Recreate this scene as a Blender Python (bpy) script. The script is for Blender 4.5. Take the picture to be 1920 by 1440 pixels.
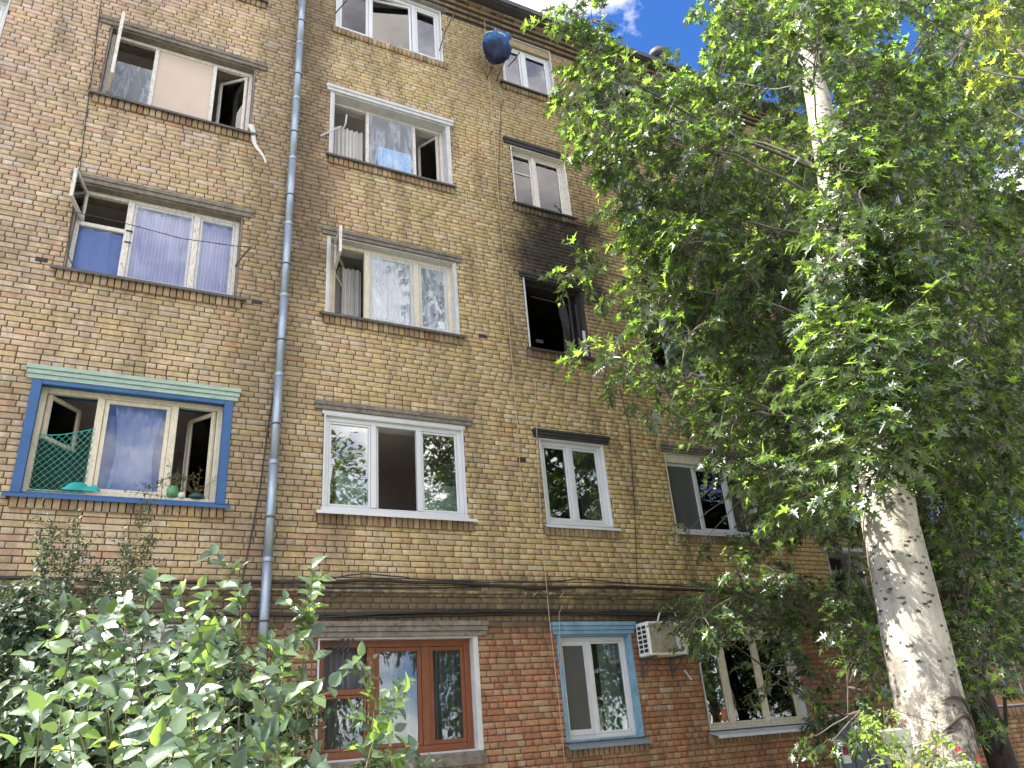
import bpy, math, random
import numpy as np
from mathutils import Vector, Matrix, noise
random.seed(7); rng = np.random.default_rng(11)
S = bpy.context.scene; C = S.collection
for o in list(bpy.data.objects): bpy.data.objects.remove(o)

# ------------------------------------------------------------------ camera, sky, sun, exposure
CZ = 1.75                       # eye height
W = 9.936                       # distance from the eye to the facade
FPX = 1452.86                   # focal length in pixels of the 1920 px photograph
RV = Vector((0.8899653, -0.44955777, -0.07654783)); UV = Vector((-0.1300504, -0.41108686, 0.90227185)); FV = Vector((0.43709113, 0.79303556, 0.42431821))
cam = bpy.data.objects.new('camera', bpy.data.cameras.new('camera')); C.objects.link(cam); S.camera = cam
cam.data.sensor_width = 36; cam.data.lens = FPX/1920*36; cam.data.clip_end = 2000; cam.data.clip_start = .05
M = Matrix.Identity(4)
for i in range(3): M[i][0] = RV[i]; M[i][1] = UV[i]; M[i][2] = -FV[i]
M[2][3] = CZ; cam.matrix_world = M
SUN_EL = math.radians(54); SUN_AZ = math.radians(-79)       # from +Y towards +X
sd = Vector((math.sin(SUN_AZ)*math.cos(SUN_EL), math.cos(SUN_AZ)*math.cos(SUN_EL), math.sin(SUN_EL)))
world = bpy.data.worlds.new('World'); S.world = world; world.use_nodes = True
nt = world.node_tree; N = nt.nodes; L = nt.links
bg = N['Background']; bg.inputs['Strength'].default_value = .13
sky = N.new('ShaderNodeTexSky'); sky.sky_type = 'NISHITA'; sky.sun_disc = False; sky.sun_elevation = SUN_EL; sky.sun_rotation = SUN_AZ
sky.air_density = .8; sky.dust_density = .3; sky.ozone_density = 3.5
tc = N.new('ShaderNodeTexCoord'); mp = N.new('ShaderNodeMapping'); mp.inputs['Scale'].default_value = (1, 1, 1.6); mp.inputs['Location'].default_value = (.35, .1, .2)
nz = N.new('ShaderNodeTexNoise'); nz.inputs['Scale'].default_value = 2.3; nz.inputs['Detail'].default_value = 8; nz.inputs['Roughness'].default_value = .58
cr = N.new('ShaderNodeValToRGB'); cr.color_ramp.elements[0].position = .45; cr.color_ramp.elements[1].position = .66
mx = N.new('ShaderNodeMix'); mx.data_type = 'RGBA'; mx.inputs['B'].default_value = (17.5, 16.2, 14.4, 1)
L.new(tc.outputs['Generated'], mp.inputs['Vector']); L.new(mp.outputs['Vector'], nz.inputs['Vector']); L.new(nz.outputs['Fac'], cr.inputs['Fac'])
def skyspot(d, c0, amp, prev):
    v = N.new('ShaderNodeVectorMath'); v.operation = 'DOT_PRODUCT'; v.inputs[1].default_value = tuple(Vector(d).normalized()); L.new(tc.outputs['Generated'], v.inputs[0])
    r = N.new('ShaderNodeMapRange'); r.interpolation_type = 'SMOOTHSTEP'; r.inputs['From Min'].default_value = c0; r.inputs['From Max'].default_value = 1; r.inputs['To Max'].default_value = amp; L.new(v.outputs['Value'], r.inputs['Value'])
    a = N.new('ShaderNodeMath'); a.operation = 'ADD'; L.new(prev, a.inputs[0]); L.new(r.outputs['Result'], a.inputs[1]); return a.outputs[0]
def skydir(u, v): return FV + (u-960)/FPX*RV - (v-720)/FPX*UV
c_ = skyspot(skydir(1400, 60), .93, -.26, nz.outputs['Fac']); c_ = skyspot(skydir(1000, -60), .965, .24, c_); L.new(c_, cr.inputs['Fac'])
L.new(cr.outputs['Color'], mx.inputs['Factor']); tn = N.new('ShaderNodeMix'); tn.data_type = 'RGBA'; tn.blend_type = 'MULTIPLY'; tn.inputs['Factor'].default_value = 1; tn.inputs['B'].default_value = (.30, .54, .84, 1); L.new(sky.outputs['Color'], tn.inputs['A']); L.new(tn.outputs['Result'], mx.inputs['A']); L.new(mx.outputs['Result'], bg.inputs['Color'])
sun = bpy.data.objects.new('sun', bpy.data.lights.new('sun', 'SUN')); C.objects.link(sun)
sun.data.energy = 4.8; sun.data.angle = math.radians(.5); sun.data.color = (1, .95, .86)
sun.rotation_euler = sd.to_track_quat('Z', 'Y').to_euler(); sun.location = (-10, 5, 30)
S.view_settings.view_transform = 'Standard'; S.view_settings.look = 'None'; S.view_settings.gamma = 1; S.view_settings.exposure = 1.62
S.render.engine = 'CYCLES'; S.render.resolution_x = 1024; S.render.resolution_y = 768

# ------------------------------------------------------------------ helpers
def at(u, v, Y):
    "point on the plane y = Y seen at pixel (u, v) of the photograph"
    r = FV + (u-960)/FPX*RV - (v-720)/FPX*UV
    r = r*(Y/r.y); return Vector((r.x, r.y, r.z+CZ))
def px(p):
    r = Vector(p)-Vector((0, 0, CZ)); d = r.dot(FV)
    return (960+FPX*r.dot(RV)/d, 720-FPX*r.dot(UV)/d, d)
WL = {}
def adopt(o, parent, wl=(0, 0, 0)):
    "o's mesh is in world coordinates shifted by wl"
    C.objects.link(o); WL[o.name] = Vector(wl)
    if parent is not None: o.parent = parent; o.location = Vector(wl)-WL[parent.name]
    else: o.location = wl
def tag(o, label=None, cat=None, group=None, kind=None):
    if label: o['label'] = label
    if cat: o['category'] = cat
    if group: o['group'] = group
    if kind: o['kind'] = kind
    return o
def thing(name, loc, label, cat, group=None):
    o = bpy.data.objects.new(name, None); o.empty_display_size = .1; adopt(o, None, loc); return tag(o, label, cat, group)
class MB:
    def __init__(s): s.v = []; s.f = []
    def quad(s, a, b, c, d): n = len(s.v); s.v += [tuple(a), tuple(b), tuple(c), tuple(d)]; s.f.append((n, n+1, n+2, n+3)); return s
    def box(s, x0, x1, y0, y1, z0, z1, bev=0, T=None):
        n = len(s.v)
        if bev <= 0:
            P = [(x, y, z) for x in (x0, x1) for y in (y0, y1) for z in (z0, z1)]
            F = [(0, 1, 3, 2), (4, 6, 7, 5), (0, 4, 5, 1), (2, 3, 7, 6), (0, 2, 6, 4), (1, 5, 7, 3)]
        else:
            P = []; F = []; b = min(bev, (x1-x0)/3, (y1-y0)/3, (z1-z0)/3)
            idx = {}
            xs = (x0, x1); ys = (y0, y1); zs = (z0, z1)
            for i in (0, 1):
                for j in (0, 1):
                    for k in (0, 1):
                        x, y, z = xs[i], ys[j], zs[k]; sx = b*(1-2*i); sy = b*(1-2*j); sz = b*(1-2*k)
                        idx[i, j, k] = len(P); P += [(x, y+sy, z+sz), (x+sx, y, z+sz), (x+sx, y+sy, z)]
            g = lambda i, j, k, a: idx[i, j, k]+a
            for i in (0, 1): F.append([g(i, 0, 0, 0), g(i, 1, 0, 0), g(i, 1, 1, 0), g(i, 0, 1, 0)][::1 if i else -1])
            for j in (0, 1): F.append([g(0, j, 0, 1), g(1, j, 0, 1), g(1, j, 1, 1), g(0, j, 1, 1)][::-1 if j else 1])
            for k in (0, 1): F.append([g(0, 0, k, 2), g(1, 0, k, 2), g(1, 1, k, 2), g(0, 1, k, 2)][::1 if k else -1])
            for j in (0, 1):
                for k in (0, 1): F.append([g(0, j, k, 1), g(1, j, k, 1), g(1, j, k, 2), g(0, j, k, 2)])
            for i in (0, 1):
                for k in (0, 1): F.append([g(i, 0, k, 0), g(i, 1, k, 0), g(i, 1, k, 2), g(i, 0, k, 2)])
            for i in (0, 1):
                for j in (0, 1): F.append([g(i, j, 0, 0), g(i, j, 1, 0), g(i, j, 1, 1), g(i, j, 0, 1)])
            for i in (0, 1):
                for j in (0, 1):
                    for k in (0, 1): F.append([g(i, j, k, 0), g(i, j, k, 1), g(i, j, k, 2)])
        if T: P = [T(p) for p in P]
        s.v += [tuple(p) for p in P]; s.f += [tuple(n+i for i in f) for f in F]; return s
    def tube(s, pts, r, seg=8, cap=True):
        pts = [Vector(p) for p in pts]; n0 = len(s.v); rs = r if isinstance(r, (list, tuple)) else [r]*len(pts)
        t0 = (pts[1]-pts[0]).normalized(); a = t0.orthogonal().normalized()
        for i, p in enumerate(pts):
            t = (pts[min(i+1, len(pts)-1)]-pts[max(i-1, 0)])
            if t.length < 1e-9: t = t0
            t = t.normalized(); a = (a-t*a.dot(t)).normalized(); b = t.cross(a)
            for k in range(seg):
                q = 2*math.pi*k/seg; s.v.append(tuple(p+(a*math.cos(q)+b*math.sin(q))*rs[i]))
        for i in range(len(pts)-1):
            for k in range(seg):
                A = n0+i*seg+k; B = n0+i*seg+(k+1) % seg; s.f.append((A, B, B+seg, A+seg))
        if cap: s.f.append(tuple(n0+k for k in range(seg))[::-1]); s.f.append(tuple(n0+(len(pts)-1)*seg+k for k in range(seg)))
        return s
    def lathe(s, c, prof, seg=20, axis='z'):
        n0 = len(s.v); c = Vector(c)
        for (r, h) in prof:
            for k in range(seg):
                q = 2*math.pi*k/seg
                s.v.append(tuple(c+(Vector((r*math.cos(q), r*math.sin(q), h)) if axis == 'z' else Vector((r*math.cos(q), h, r*math.sin(q))))))
        for i in range(len(prof)-1):
            for k in range(seg):
                A = n0+i*seg+k; B = n0+i*seg+(k+1) % seg; s.f.append((A, B, B+seg, A+seg))
        s.f.append(tuple(n0+k for k in range(seg))[::-1]); s.f.append(tuple(n0+(len(prof)-1)*seg+k for k in range(seg)))
        return s
    def sheet(s, fn, nu, nv):
        n0 = len(s.v)
        for j in range(nv+1):
            for i in range(nu+1): s.v.append(tuple(fn(i/nu, j/nv)))
        for j in range(nv):
            for i in range(nu):
                A = n0+j*(nu+1)+i; s.f.append((A, A+1, A+nu+2, A+nu+1))
        return s
    def build(s, name, mat, parent=None, smooth=False, wl=(0, 0, 0), kind=None, label=None):
        me = bpy.data.meshes.new(name); w = Vector(wl)
        me.from_pydata([tuple(Vector(p)-w) for p in s.v] if w.length else s.v, [], s.f); me.materials.append(mat)
        if smooth: me.polygons.foreach_set('use_smooth', [True]*len(me.polygons))
        o = bpy.data.objects.new(name, me); adopt(o, parent, wl)
        if kind: o['kind'] = kind
        if label: o['label'] = label
        return o

# ------------------------------------------------------------------ materials
def newmat(name):
    m = bpy.data.materials.new(name); m.use_nodes = True; nt = m.node_tree; b = nt.nodes['Principled BSDF']; return m, nt, b
def nd(nt, t, **k):
    n = nt.nodes.new(t)
    for a, v in k.items():
        if a in n.inputs.keys(): n.inputs[a].default_value = v
        else: setattr(n, a, v)
    return n
def noi(nt, scale, detail=4, rough=.55, vec=None, stretch=None):
    n = nd(nt, 'ShaderNodeTexNoise', Scale=scale, Detail=detail, Roughness=rough)
    g = nt.nodes.new('ShaderNodeNewGeometry'); src = g.outputs['Position']
    if stretch:
        q = nt.nodes.new('ShaderNodeVectorMath'); q.operation = 'MULTIPLY'; q.inputs[1].default_value = stretch; nt.links.new(src, q.inputs[0]); src = q.outputs[0]
    nt.links.new(src, n.inputs['Vector']); return n
def ramp(nt, fac, a, b, ca=(0, 0, 0, 1), cb=(1, 1, 1, 1)):
    r = nt.nodes.new('ShaderNodeValToRGB'); r.color_ramp.elements[0].position = a; r.color_ramp.elements[1].position = b
    r.color_ramp.elements[0].color = ca; r.color_ramp.elements[1].color = cb; nt.links.new(fac, r.inputs['Fac']); return r
def mixc(nt, fac, A, B, mode='MIX'):
    m = nt.nodes.new('ShaderNodeMix'); m.data_type = 'RGBA'; m.blend_type = mode
    for s, v in (('Factor', fac), ('A', A), ('B', B)):
        if hasattr(v, 'is_output'): nt.links.new(v, m.inputs[s])
        elif s == 'Factor': m.inputs[s].default_value = v
        else: m.inputs[s].default_value = (*v[:3], 1)
    return m.outputs['Result']
def bump(nt, b, h, strength=.3, dist=.01):
    n = nd(nt, 'ShaderNodeBump', Strength=strength, Distance=dist); nt.links.new(h, n.inputs['Height']); nt.links.new(n.outputs['Normal'], b.inputs['Normal'])
def plain(name, col, rough=.6, var=.25, sc=6, dirt=None, dirt_amt=(.55, .75), bmp=.15, metal=0, spec=.5, stretch=None, bsc=60):
    m, nt, b = newmat(name); n = noi(nt, sc, 5, .6, stretch=stretch)
    lo = tuple(c*(1-var) for c in col); hi = tuple(min(1, c*(1+var*.6)) for c in col)
    c = mixc(nt, ramp(nt, n.outputs['Fac'], .3, .7).outputs['Color'], lo, hi)
    if dirt:
        n2 = noi(nt, sc*2.3+3, 7, .7, stretch=stretch); c = mixc(nt, ramp(nt, n2.outputs['Fac'], *dirt_amt).outputs['Color'], c, dirt)
    nt.links.new(c, b.inputs['Base Color']); b.inputs['Roughness'].default_value = rough; b.inputs['Metallic'].default_value = metal; b.inputs['Specular IOR Level'].default_value = spec
    if bmp: n3 = noi(nt, bsc, 4, .6); bump(nt, b, n3.outputs['Fac'], bmp, .01)
    return m
def smooth(nt, x, a, b):
    n = nt.nodes.new('ShaderNodeMapRange'); n.interpolation_type = 'SMOOTHSTEP'; n.inputs['From Min'].default_value = a; n.inputs['From Max'].default_value = b; nt.links.new(x, n.inputs['Value']); return n.outputs['Result']
def mth(nt, op, a, b=None):
    n = nt.nodes.new('ShaderNodeMath'); n.operation = op
    for i, v in enumerate((a, b)):
        if v is None: continue
        if hasattr(v, 'is_output'): nt.links.new(v, n.inputs[i])
        else: n.inputs[i].default_value = v
    return n.outputs[0]
def soot_chain(nt, col):
    "soot over the burnt window, old damp and dust stains; all tied to places on the wall"
    g = nt.nodes.new('ShaderNodeNewGeometry'); sp = nt.nodes.new('ShaderNodeSeparateXYZ')
    n = noi(nt, 1.6, 5, .6); nc = nt.nodes.new('ShaderNodeVectorMath'); nc.operation = 'SUBTRACT'; nc.inputs[1].default_value = (.5, .5, .5); nt.links.new(n.outputs['Color'], nc.inputs[0])
    sc = nt.nodes.new('ShaderNodeVectorMath'); sc.operation = 'SCALE'; sc.inputs['Scale'].default_value = 1.3; nt.links.new(nc.outputs[0], sc.inputs[0])
    ad = nt.nodes.new('ShaderNodeVectorMath'); nt.links.new(g.outputs['Position'], ad.inputs[0]); nt.links.new(sc.outputs[0], ad.inputs[1]); nt.links.new(ad.outputs[0], sp.inputs[0])
    X, Z = sp.outputs['X'], sp.outputs['Z']
    def box(x0, x1, z0, z1, sx0, sx1, sz0, sz1):
        a = mth(nt, 'MULTIPLY', smooth(nt, X, x0-sx0, x0+sx0), mth(nt, 'SUBTRACT', 1, smooth(nt, X, x1-sx1, x1+sx1)))
        b = mth(nt, 'MULTIPLY', smooth(nt, Z, z0-sz0, z0+sz0), mth(nt, 'SUBTRACT', 1, smooth(nt, Z, z1-sz1, z1+sz1)))
        return mth(nt, 'MULTIPLY', a, b)
    z = CZ
    black = mth(nt, 'MULTIPLY', box(5.8, 7.8, z+7.1, z+9.1, .5, .5, .25, .45), .86)
    black2 = mth(nt, 'MULTIPLY', box(6.3, 7.8, z+8.3, z+9.1, .7, .3, .5, .25), .95)
    halo = mth(nt, 'MULTIPLY', box(5.5, 8.1, z+5.6, z+10.8, .5, .5, .8, 1.0), .35)
    soot = mth(nt, 'MAXIMUM', mth(nt, 'MAXIMUM', black, black2), halo); soot = mth(nt, 'MINIMUM', mth(nt, 'MULTIPLY', soot, 1.12), .94)
    col = mixc(nt, soot, col, (.016, .014, .014))
    g1 = mth(nt, 'MULTIPLY', box(1.75, 2.45, z+6.0, z+15, .2, .35, 1.2, .5), .72)
    g2 = mth(nt, 'MULTIPLY', box(-9, 30, z+1.48, z+2.05, .5, .5, .2, .14), .8)
    g3 = mth(nt, 'MULTIPLY', box(1.2, 2.2, z-2, z+14, .18, .4, .3, .3), .45)
    g4 = mth(nt, 'MULTIPLY', box(4.6, 30, z+11.2, z+14.6, 1.2, .3, 1.3, .3), .5)
    grime = mth(nt, 'MAXIMUM', mth(nt, 'MAXIMUM', g1, g2), mth(nt, 'MAXIMUM', g3, g4))
    st = noi(nt, 1.0, 6, .65, stretch=(2.6, 2.6, .55)); grime = mth(nt, 'MAXIMUM', grime, mth(nt, 'MULTIPLY', ramp(nt, st.outputs['Fac'], .48, .74).outputs['Color'], .62))
    return mixc(nt, grime, col, (.085, .062, .042))
def brickmat(name, src):
    m, nt, b = newmat(name)
    if src == 'obj': s = nt.nodes.new('ShaderNodeObjectInfo').outputs['Color']
    else:
        a = nt.nodes.new('ShaderNodeAttribute'); a.attribute_name = 'brick_col'; s = a.outputs['Color']
    n = noi(nt, 22, 6, .7); c = mixc(nt, 1, s, ramp(nt, n.outputs['Fac'], .25, .75, (.62, .60, .58, 1), (1.22, 1.2, 1.17, 1)).outputs['Color'], 'MULTIPLY')
    n2 = noi(nt, 75, 3, .7); c = mixc(nt, mth(nt, 'MULTIPLY', ramp(nt, n2.outputs['Fac'], .62, .74).outputs['Color'], .5), c, (.09, .06, .04))
    n4 = noi(nt, 9, 4, .7); c = mixc(nt, mth(nt, 'MULTIPLY', ramp(nt, n4.outputs['Fac'], .58, .8).outputs['Color'], .45), c, (.50, .46, .38))
    c = soot_chain(nt, c); nt.links.new(c, b.inputs['Base Color']); b.inputs['Roughness'].default_value = .92; b.inputs['Specular IOR Level'].default_value = .25
    n3 = noi(nt, 130, 5, .7); bump(nt, b, n3.outputs['Fac'], .6, .006); return m
M_brick = brickmat('brick_attr', 'attr'); M_brick_o = brickmat('brick_obj', 'obj')
m, nt, b = newmat('mortar'); n = noi(nt, 14, 5, .7)
nt.links.new(soot_chain(nt, mixc(nt, ramp(nt, n.outputs['Fac'], .35, .7).outputs['Color'], (.045, .034, .024), (.13, .105, .075))), b.inputs['Base Color']); b.inputs['Roughness'].default_value = .95
n3 = noi(nt, 90, 4, .7); bump(nt, b, n3.outputs['Fac'], .5, .01); M_mortar = m
M_concrete = plain('concrete', (.19, .165, .13), .9, .35, 7, (.05, .045, .04), (.5, .72), .5)
M_sootc = plain('sooty_concrete', (.035, .032, .03), .9, .4, 8, (.1, .08, .06), (.6, .8), .5)
M_green = plain('faded_green_paint', (.30, .40, .33), .7, .2, 5, (.13, .12, .09), (.56, .74), .3, stretch=(1, 1, 4))
M_lblue = plain('faded_blue_paint', (.16, .29, .38), .7, .3, 5, (.11, .1, .08), (.55, .75), .3)
M_blue = plain('blue_paint', (.018, .085, .22), .55, .15, 5, (.02, .05, .1), (.62, .8), .15)
M_white = plain('white_plastic', (.56, .565, .56), .35, .05, 3, (.55, .52, .47), (.68, .82), .03)
M_wplas = plain('rough_white_plaster', (.50, .50, .48), .9, .15, 8, (.3, .27, .22), (.6, .78), .6, bsc=25)
M_cream = plain('cream_paint', (.58, .52, .38), .6, .15, 7, (.2, .15, .1), (.56, .72), .3, stretch=(3, 3, 1))
M_oldwhite = plain('peeling_white_paint', (.62, .58, .50), .7, .15, 9, (.17, .13, .1), (.53, .66), .4, stretch=(3, 3, .8))
M_wood = plain('varnished_brown_wood', (.175, .05, .014), .38, .3, 6, (.09, .03, .012), (.6, .78), .12, stretch=(8, 8, 1))
M_zinc = plain('galvanised_metal', (.30, .36, .41), .42, .16, 5, (.24, .26, .27), (.6, .8), .06, metal=.55, stretch=(3, 3, .6))
M_dmetal = plain('dark_weathered_metal', (.075, .068, .06), .6, .3, 9, (.15, .09, .05), (.6, .75), .2)
M_gmetal = plain('grey_painted_metal', (.17, .2, .23), .5, .2, 7, (.08, .075, .07), (.6, .75), .15)
M_smetal = plain('soft_pale_metal', (.5, .51, .52), .4, .12, 7, (.25, .24, .22), (.6, .78), .1)
M_black = plain('black_rubber', (.012, .012, .013), .5, .3, 9, bmp=.1)
M_cable = plain('old_black_cable', (.022, .019, .017), .6, .3, 9, (.09, .07, .05), (.55, .75), bmp=.2)
M_gas = plain('dirty_yellow_gas_paint', (.20, .145, .055), .6, .3, 4, (.04, .035, .025), (.38, .56), .25)
M_rope = plain('tan_rope', (.42, .33, .2), .9, .2, 9)
M_wall_in = plain('room_wall', (.52, .45, .40), .9, .1, 2, bmp=0)
M_ceil = plain('room_ceiling', (.75, .69, .60), .9, .1, 2, bmp=0)
M_burnt = plain('burnt_room', (.012, .011, .011), .95, .4, 4, bmp=.3)
M_char = plain('charred_wood', (.02, .018, .018), .8, .4, 12, (.07, .07, .075), (.6, .75), .5)
M_board = plain('beige_board', (.50, .40, .31), .7, .06, 3, bmp=.05)
M_paper = plain('pale_green_paper', (.86, .92, .86), .8, .04, 5, bmp=.1)
M_roof = plain('dark_roof_metal', (.05, .047, .05), .55, .3, 4, (.1, .07, .05), (.6, .8), .1)
M_asph = plain('ground', (.31, .29, .25), .95, .3, 1.5, (.06, .08, .03), (.5, .6), .5)
M_ochre = plain('ochre_plaster', (.42, .2, .09), .9, .15, 3, (.3, .15, .08), (.55, .75), .3)
M_tanp = plain('tan_plaster', (.30, .235, .13), .9, .25, 5, (.16, .11, .06), (.55, .75), .4)
M_bluecloth = plain('blue_tarp', (.012, .10, .26), .7, .3, 6, (.006, .012, .04), (.5, .7), .3)
M_navy = plain('navy_bundle', (.012, .02, .06), .8, .4, 8, bmp=.4)
M_cyan = plain('pale_cyan_tarp_edge', (.35, .55, .6), .7, .2, 8)
M_net = plain('green_net_cord', (.02, .27, .2), .7, .2, 9, bmp=0)
M_tcloth = plain('teal_cloth', (.02, .36, .32), .8, .2, 9)
M_term = plain('terracotta', (.45, .14, .06), .8, .15, 9)
M_gpot = plain('green_glazed_pot', (.09, .25, .09), .3, .15, 9, bmp=0)
M_cream_pot = plain('cream_ceramic', (.6, .52, .4), .4, .1, 9, bmp=0)
M_tealpot = plain('dark_teal_pot', (.02, .06, .06), .4, .1, 9, bmp=0)
M_acwhite = plain('off_white_case', (.66, .65, .58), .5, .1, 5, (.33, .28, .2), (.58, .76), .05)
M_acgr = plain('dirty_grille', (.34, .31, .22), .6, .25, 9, (.12, .1, .06), (.5, .7), .1)
M_red = plain('red_print', (.4, .02, .06), .6, .1, 9, bmp=0)
M_slate = plain('grey_boards', (.15, .17, .19), .8, .25, 4, (.07, .08, .09), (.55, .72), .3)
def cloth(name, col, alpha=1, trans=.35, stripes=None, pattern=None):
    m, nt, b = newmat(name); c = mixc(nt, noi(nt, 5, 4).outputs['Fac'], tuple(x*.85 for x in col), tuple(min(1, x*1.1) for x in col))
    if stripes:
        g = nt.nodes.new('ShaderNodeNewGeometry'); sp = nt.nodes.new('ShaderNodeSeparateXYZ'); nt.links.new(g.outputs['Position'], sp.inputs[0])
        s = mth(nt, 'SINE', mth(nt, 'MULTIPLY', sp.outputs['X'], stripes[0])); c = mixc(nt, mth(nt, 'MULTIPLY', smooth(nt, s, .5, .9), stripes[2]), c, stripes[1])
    if pattern:
        v = nd(nt, 'ShaderNodeTexVoronoi', Scale=pattern[0]); g = nt.nodes.new('ShaderNodeNewGeometry'); nt.links.new(g.outputs['Position'], v.inputs['Vector'])
        c = mixc(nt, ramp(nt, v.outputs['Distance'], .25, .5).outputs['Color'], c, pattern[1])
    d = nt.nodes.new('ShaderNodeBsdfDiffuse'); t = nt.nodes.new('ShaderNodeBsdfTranslucent'); nt.links.new(c, d.inputs[0]); nt.links.new(c, t.inputs[0])
    ms = nd(nt, 'ShaderNodeMixShader', Fac=trans); nt.links.new(d.outputs[0], ms.inputs[1]); nt.links.new(t.outputs[0], ms.inputs[2])
    out = nt.nodes['Material Output']; res = ms.outputs[0]
    if alpha < 1:
        tr = nt.nodes.new('ShaderNodeBsdfTransparent'); m2 = nd(nt, 'ShaderNodeMixShader', Fac=alpha); nt.links.new(tr.outputs[0], m2.inputs[1]); nt.links.new(res, m2.inputs[2]); res = m2.outputs[0]
    nt.links.new(res, out.inputs['Surface']); return m
M_cur_white = cloth('white_curtain', (.85, .83, .80), .93); M_cur_grey = cloth('grey_stripe_curtain', (.52, .49, .46), 1, .2, (95, (.82, .8, .78), .8))
M_cur_lav = cloth('lavender_stripe_curtain', (.86, .66, .70), 1, .1, (140, (1, .97, .94), .9)); M_lace = cloth('lace_curtain', (.26, .27, .31), .5, .3, (80, (.5, .52, .56), .7))
M_cur_lblue = cloth('pale_blue_curtain', (.74, .82, .95), 1, .2, (28, (.9, .93, .98), .8)); M_cur_brown = cloth('brown_curtain', (.20, .12, .08), 1, .2, (70, (.1, .05, .04), .6))
M_bpat = cloth('blue_patterned_cloth', (.06, .22, .60), 1, .2, None, (38, (.35, .62, .85)))
M_screen = cloth('insect_screen', (.12, .12, .11), .78, .1)
def glassmat(name, refl=.05, tint=(1, 1, 1)):
    m, nt, b = newmat(name); nt.nodes.remove(b)
    tr = nt.nodes.new('ShaderNodeBsdfTransparent'); tr.inputs[0].default_value = (*tint, 1); gl = nd(nt, 'ShaderNodeBsdfGlossy', Roughness=.012)
    lw = nd(nt, 'ShaderNodeFresnel', IOR=1.5); f = mth(nt, 'ADD', mth(nt, 'MULTIPLY', lw.outputs[0], 1.3), refl)
    n = noi(nt, 2.2, 2); bp_ = nd(nt, 'ShaderNodeBump', Strength=.06, Distance=.02); nt.links.new(n.outputs['Fac'], bp_.inputs['Height']); nt.links.new(bp_.outputs[0], gl.inputs['Normal'])
    ms = nt.nodes.new('ShaderNodeMixShader'); nt.links.new(f, ms.inputs[0]); nt.links.new(tr.outputs[0], ms.inputs[1]); nt.links.new(gl.outputs[0], ms.inputs[2])
    nt.links.new(ms.outputs[0], nt.nodes['Material Output'].inputs['Surface']); return m
M_glass = glassmat('old_glass', .03, (.9, .93, .92)); M_glassR = glassmat('coated_glass', .16, (.62, .68, .68)); M_glassM = glassmat('mirror_like_glass', .17, (.78, .83, .82)); M_glassB = glassmat('glass_lilac', .04, (.88, .9, .97))
def filmmat(name, amt=.4, col=(.75, .78, .85), sc=9):
    m, nt, b = newmat(name)
    n = nd(nt, 'ShaderNodeTexNoise', Scale=sc, Detail=4, Roughness=.6, Distortion=1.2); g = nt.nodes.new('ShaderNodeNewGeometry')
    q = nt.nodes.new('ShaderNodeMapping'); q.inputs['Rotation'].default_value = (0, .6, 0); q.inputs['Scale'].default_value = (1, 1, .22); nt.links.new(g.outputs['Position'], q.inputs['Vector']); nt.links.new(q.outputs[0], n.inputs['Vector'])
    b.inputs['Base Color'].default_value = (*col, 1); b.inputs['Roughness'].default_value = .22; bump(nt, b, n.outputs['Fac'], 1, .05)
    tr = nt.nodes.new('ShaderNodeBsdfTransparent'); tr.inputs[0].default_value = (.92, .94, .97, 1)
    r = ramp(nt, n.outputs['Fac'], .42, .78, (amt*.6,)*3+(1,), (min(1, amt*1.7),)*3+(1,))
    ms = nt.nodes.new('ShaderNodeMixShader'); nt.links.new(r.outputs['Color'], ms.inputs[0]); nt.links.new(tr.outputs[0], ms.inputs[1]); nt.links.new(b.outputs[0], ms.inputs[2])
    nt.links.new(ms.outputs[0], nt.nodes['Material Output'].inputs['Surface']); return m
M_film = filmmat('plastic_film', .38, (.66, .72, .80), 7); M_film2 = filmmat('thin_plastic_film', .2, (.7, .76, .88), 5)
def leafmat(name, dark, mid, light, trans=(.25, .42, .04), tw=.42, rough=.36, spec=.6, under=(.13, .17, .10)):
    m, nt, b = newmat(name); a = nt.nodes.new('ShaderNodeAttribute'); a.attribute_name = 'leaf_rand'; oi = nt.nodes.new('ShaderNodeObjectInfo')
    r = nt.nodes.new('ShaderNodeValToRGB'); e = r.color_ramp.elements; e[0].position = 0; e[0].color = (*dark, 1); e[1].position = 1; e[1].color = (*light, 1); x = e.new(.55); x.color = (*mid, 1)
    f = mth(nt, 'FRACT', mth(nt, 'ADD', a.outputs['Fac'], mth(nt, 'MULTIPLY', oi.outputs['Random'], .999))); nt.links.new(f, r.inputs['Fac'])
    n = noi(nt, 60, 3); c = mixc(nt, n.outputs['Fac'], r.outputs['Color'], r.outputs['Color'])
    bf = nt.nodes.new('ShaderNodeNewGeometry'); nt.links.new(mixc(nt, bf.outputs['Backfacing'], r.outputs['Color'], under), b.inputs['Base Color']); b.inputs['Roughness'].default_value = rough; b.inputs['Specular IOR Level'].default_value = spec
    t = nt.nodes.new('ShaderNodeBsdfTranslucent'); tcx = mixc(nt, smooth(nt, f, .35, .95), tuple(v*.35 for v in trans), tuple(min(1, v*2.0) for v in trans)); nt.links.new(tcx, t.inputs[0])
    ms = nt.nodes.new('ShaderNodeMixShader'); nt.links.new(mth(nt, 'ADD', tw*.6, mth(nt, 'MULTIPLY', smooth(nt, f, .72, .98), min(.4, tw*1.8))), ms.inputs[0]); nt.links.new(b.outputs[0], ms.inputs[1]); nt.links.new(t.outputs[0], ms.inputs[2])
    nt.links.new(ms.outputs[0], nt.nodes['Material Output'].inputs['Surface']); bump(nt, b, n.outputs['Fac'], .3, .004); return m
M_leaf = leafmat('maple_leaf', (.014, .036, .012), (.035, .07, .022), (.13, .19, .04), (.20, .33, .035), .44, .33, .8, (.10, .13, .08))
M_leafY = leafmat('yellow_green_leaf', (.10, .19, .02), (.17, .26, .03), (.38, .30, .05), (.42, .55, .04), .5)
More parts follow.
